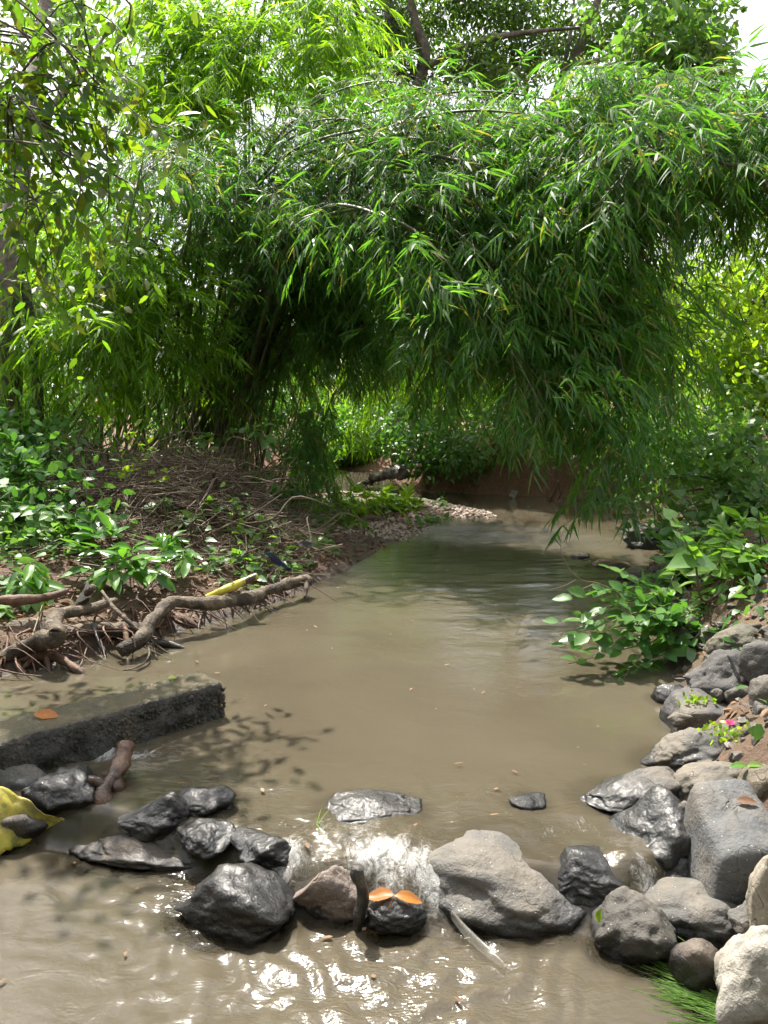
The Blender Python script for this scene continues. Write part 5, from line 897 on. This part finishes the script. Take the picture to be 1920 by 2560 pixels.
scrap('plastic_scrap', 'grey-white plastic scrap lying on the red far bank', [(1282, 1222), (1296, 1228)], [(1272, 1242), (1288, 1246)], white, 10, 8, .02, 5)
scrap('cloth_scrap', 'dark blue rag tangled in the litter of the left bank', [(664, 1368), (695, 1394), (730, 1416)], [(668, 1388), (690, 1408), (722, 1424)], plain('blue_rag', (.02, .022, .07), .8, (.05, .045, .1), 20), 20, 8, .015, 6)
scrap('plastic_scrap', 'crumpled grey plastic scrap above the blue rag', [(745, 1354), (765, 1349), (785, 1356)], [(750, 1368), (768, 1371), (782, 1366)], plain('grey_plastic', (.25, .25, .25), .5, (.12, .11, .11), 24, .4, .01), 12, 8, .015, 7)
def film_mat():
    m, nt, b, out = new_mat('clear_film'); b.inputs['Base Color'].default_value = (.45, .43, .38, 1); b.inputs['Roughness'].default_value = .2; b.inputs['Alpha'].default_value = .14; return m
sheet('clear_film_strip', 'narrow strip of clear plastic film streaming from the largest boulder', 'litter', [(1130, 2282, -.08), (1180, 2330, -.1), (1220, 2370, -.11), (1262, 2422, LOW + .01)], [(1128, 2298, -.1), (1160, 2340, -.11), (1205, 2382, -.12), (1260, 2424, LOW + .008)], film_mat(), 20, 5, .004, 8, .001)
# yellow and black stalk
def stalk_mat():
    m, nt, b, out = new_mat('yellow_stalk'); p = gpos(nt); n = noise(nt, 14, 4, .6, p, .5); nt.links.new(ramp(nt, n, [(.4, (.5, .42, .03)), (.5, (.42, .36, .04)), (.56, (.06, .045, .02)), (.7, (.03, .025, .015))]), b.inputs['Base Color']); b.inputs['Roughness'].default_value = .45; return m
M['stalk'] = stalk_mat()
log('plant_stalk', 'yellow plant stalk blotched with black on the bank above the crooked log', [(517, 1496, .2), (560, 1475, .26), (600, 1458, .28), (643, 1440, .32)], [.028, .03, .03, .026], 'stalk', 15, cat='stalk', rough=.05)
# fallen leaves that can be told apart
LM = {'orange': leaf_mesh('o', fine(BROAD), .105, .06, M['orange_leaf'], .15), 'dead': leaf_mesh('o', fine(BROAD), .12, .07, M['dead_leaf'], .1), 'green': leaf_mesh('o', fine(BROAD), .09, .06, M['bright'], .1), 'yell': leaf_mesh('o', BROAD, .05, .03, M['yellow_leaf'], .1)}
r = np.random.default_rng(12)
bpy.context.view_layer.update(); dg = bpy.context.evaluated_depsgraph_get()
def fallen(name, label, px, py, dirs, key, k=1.0):
    p, nn = touch(px, py); t = thing(name, label, 'leaf', p)
    for d in dirs: put_leaf(t, LM[key], p + np.array([0, 0, .006]), np.array(d, float), np.array([0, -.35, 1]) + nn * .3, k, r)
    return t
t = fallen('orange_leaf_pair', 'pair of orange fallen leaves joined at a stalk on the small black rock', 985, 2246, [(-1, .1, .0), (1, -.1, -.12)], 'orange', .95)
s = MB(); p = np.array(t.location); s.add(*tube([p, p + [-.01, -.02, -.005], p + [-.025, -.045, -.02]], .002, sides=5)); s.build('stalk', M['orange_leaf'], t)
fallen('curled_leaf', 'curled orange-brown leaf lying on the concrete block', 85, 1792, [(1, -.05, .1)], 'orange', 1.1); fallen('yellow_leaf', 'small yellow leaf at the far edge of the concrete block', 420, 1700, [(1, .4, .05)], 'yell', 1.0)
fallen('green_leaf', 'fresh green leaf lying between the brown boulders at the right edge', 1870, 1922, [(1, 0, .1), (-1, 0, .05)], 'green', .8); fallen('brown_leaf', 'dry tan leaf on the brownish boulder at the right', 1840, 2008, [(1, -.2, .1)], 'dead', .6)
fallen('green_leaf', 'little yellow-green leaf stuck at the waterline of the blocky boulder', 1498, 2312, [(.1, 0, 1)], 'yell', 1.0)
# pink flower with its sprig, tuft by the flat-topped boulder, grass in the rapid and trailing weed
def tuft(name, label, px, py, n, h, mat, seed, spread=.06, broad=False, cat='plant'):
    p, nn = touch(px, py); rr = np.random.default_rng(seed); t = thing(name, label, cat, p - [0, 0, .01]); P0 = p + rr.normal(0, spread, (n, 3)) * [1, .6, 0]; D = rr.normal(0, .5, (n, 3)) + [0, 0, .7]; mb = MB()
    mb.add(*leaves(P0, D, np.array([0, -.5, 1]) + rr.normal(0, .4, (n, 3)), h * rr.uniform(.5, 1.2, n), (h * .4 if broad else .004), OVAL if broad else LANCE, .3)); mb.build('foliage', mat, t, kind='stuff'); return t
t = tuft('flowering_herb', 'lime green herb with one pink flower among the right bank stones', 1850, 1838, 90, .045, M['yellow_leaf'], 31, .09, True)
p, _ = touch(1826, 1812); s = MB(); a = np.linspace(0, 2 * np.pi, 7)[:-1]; s.add(*leaves(np.tile(p, (6, 1)), np.stack([np.cos(a), np.sin(a) * .4, .5 + 0 * a], 1), np.tile([0, -.6, 1.], (6, 1)), .028, .022, OVAL, .1)); s.build('flower', plain('pink_petal', (.6, .03, .16), .5, (.7, .08, .25), 30, .2, .002, .2), t)
tuft('green_sprig', 'yellow-green sprig under the flat-topped boulder', 1745, 1752, 50, .04, M['yellow_leaf'], 32, .05, True); tuft('grass_sprig', 'thin grass blade standing in the water left of the flat black rock', 790, 2058, 6, .12, M['grass'], 33, .012, cat='grass')
p = G(1870, 2530, LOW); rr = np.random.default_rng(35); t = thing('water_weed', 'bright green grass trailing in the water beside the cream boulder', 'water plant', p); n = 420
P0 = p + rr.normal(0, 1, (n, 3)) * [.035, .05, .003] + [0, 0, .006]; e = G(1640, 2440, LOW); D = (e - p) + rr.normal(0, .06, (n, 3)) * [1, 1, .12]; mb = MB(); ln_ = np.linalg.norm(e - p) * rr.uniform(.4, 1.15, n); q1 = P0 + nrm(D) * (ln_ * .5)[:, None] + rr.normal(0, .008, (n, 3)) * [1, 1, .3]; q2 = P0 + nrm(D) * ln_[:, None] - [0, 0, .004]
mb.add(*twigs(P0, q1, q2, .0016)); mb.build('blades', M['grass'], t, kind='stuff')
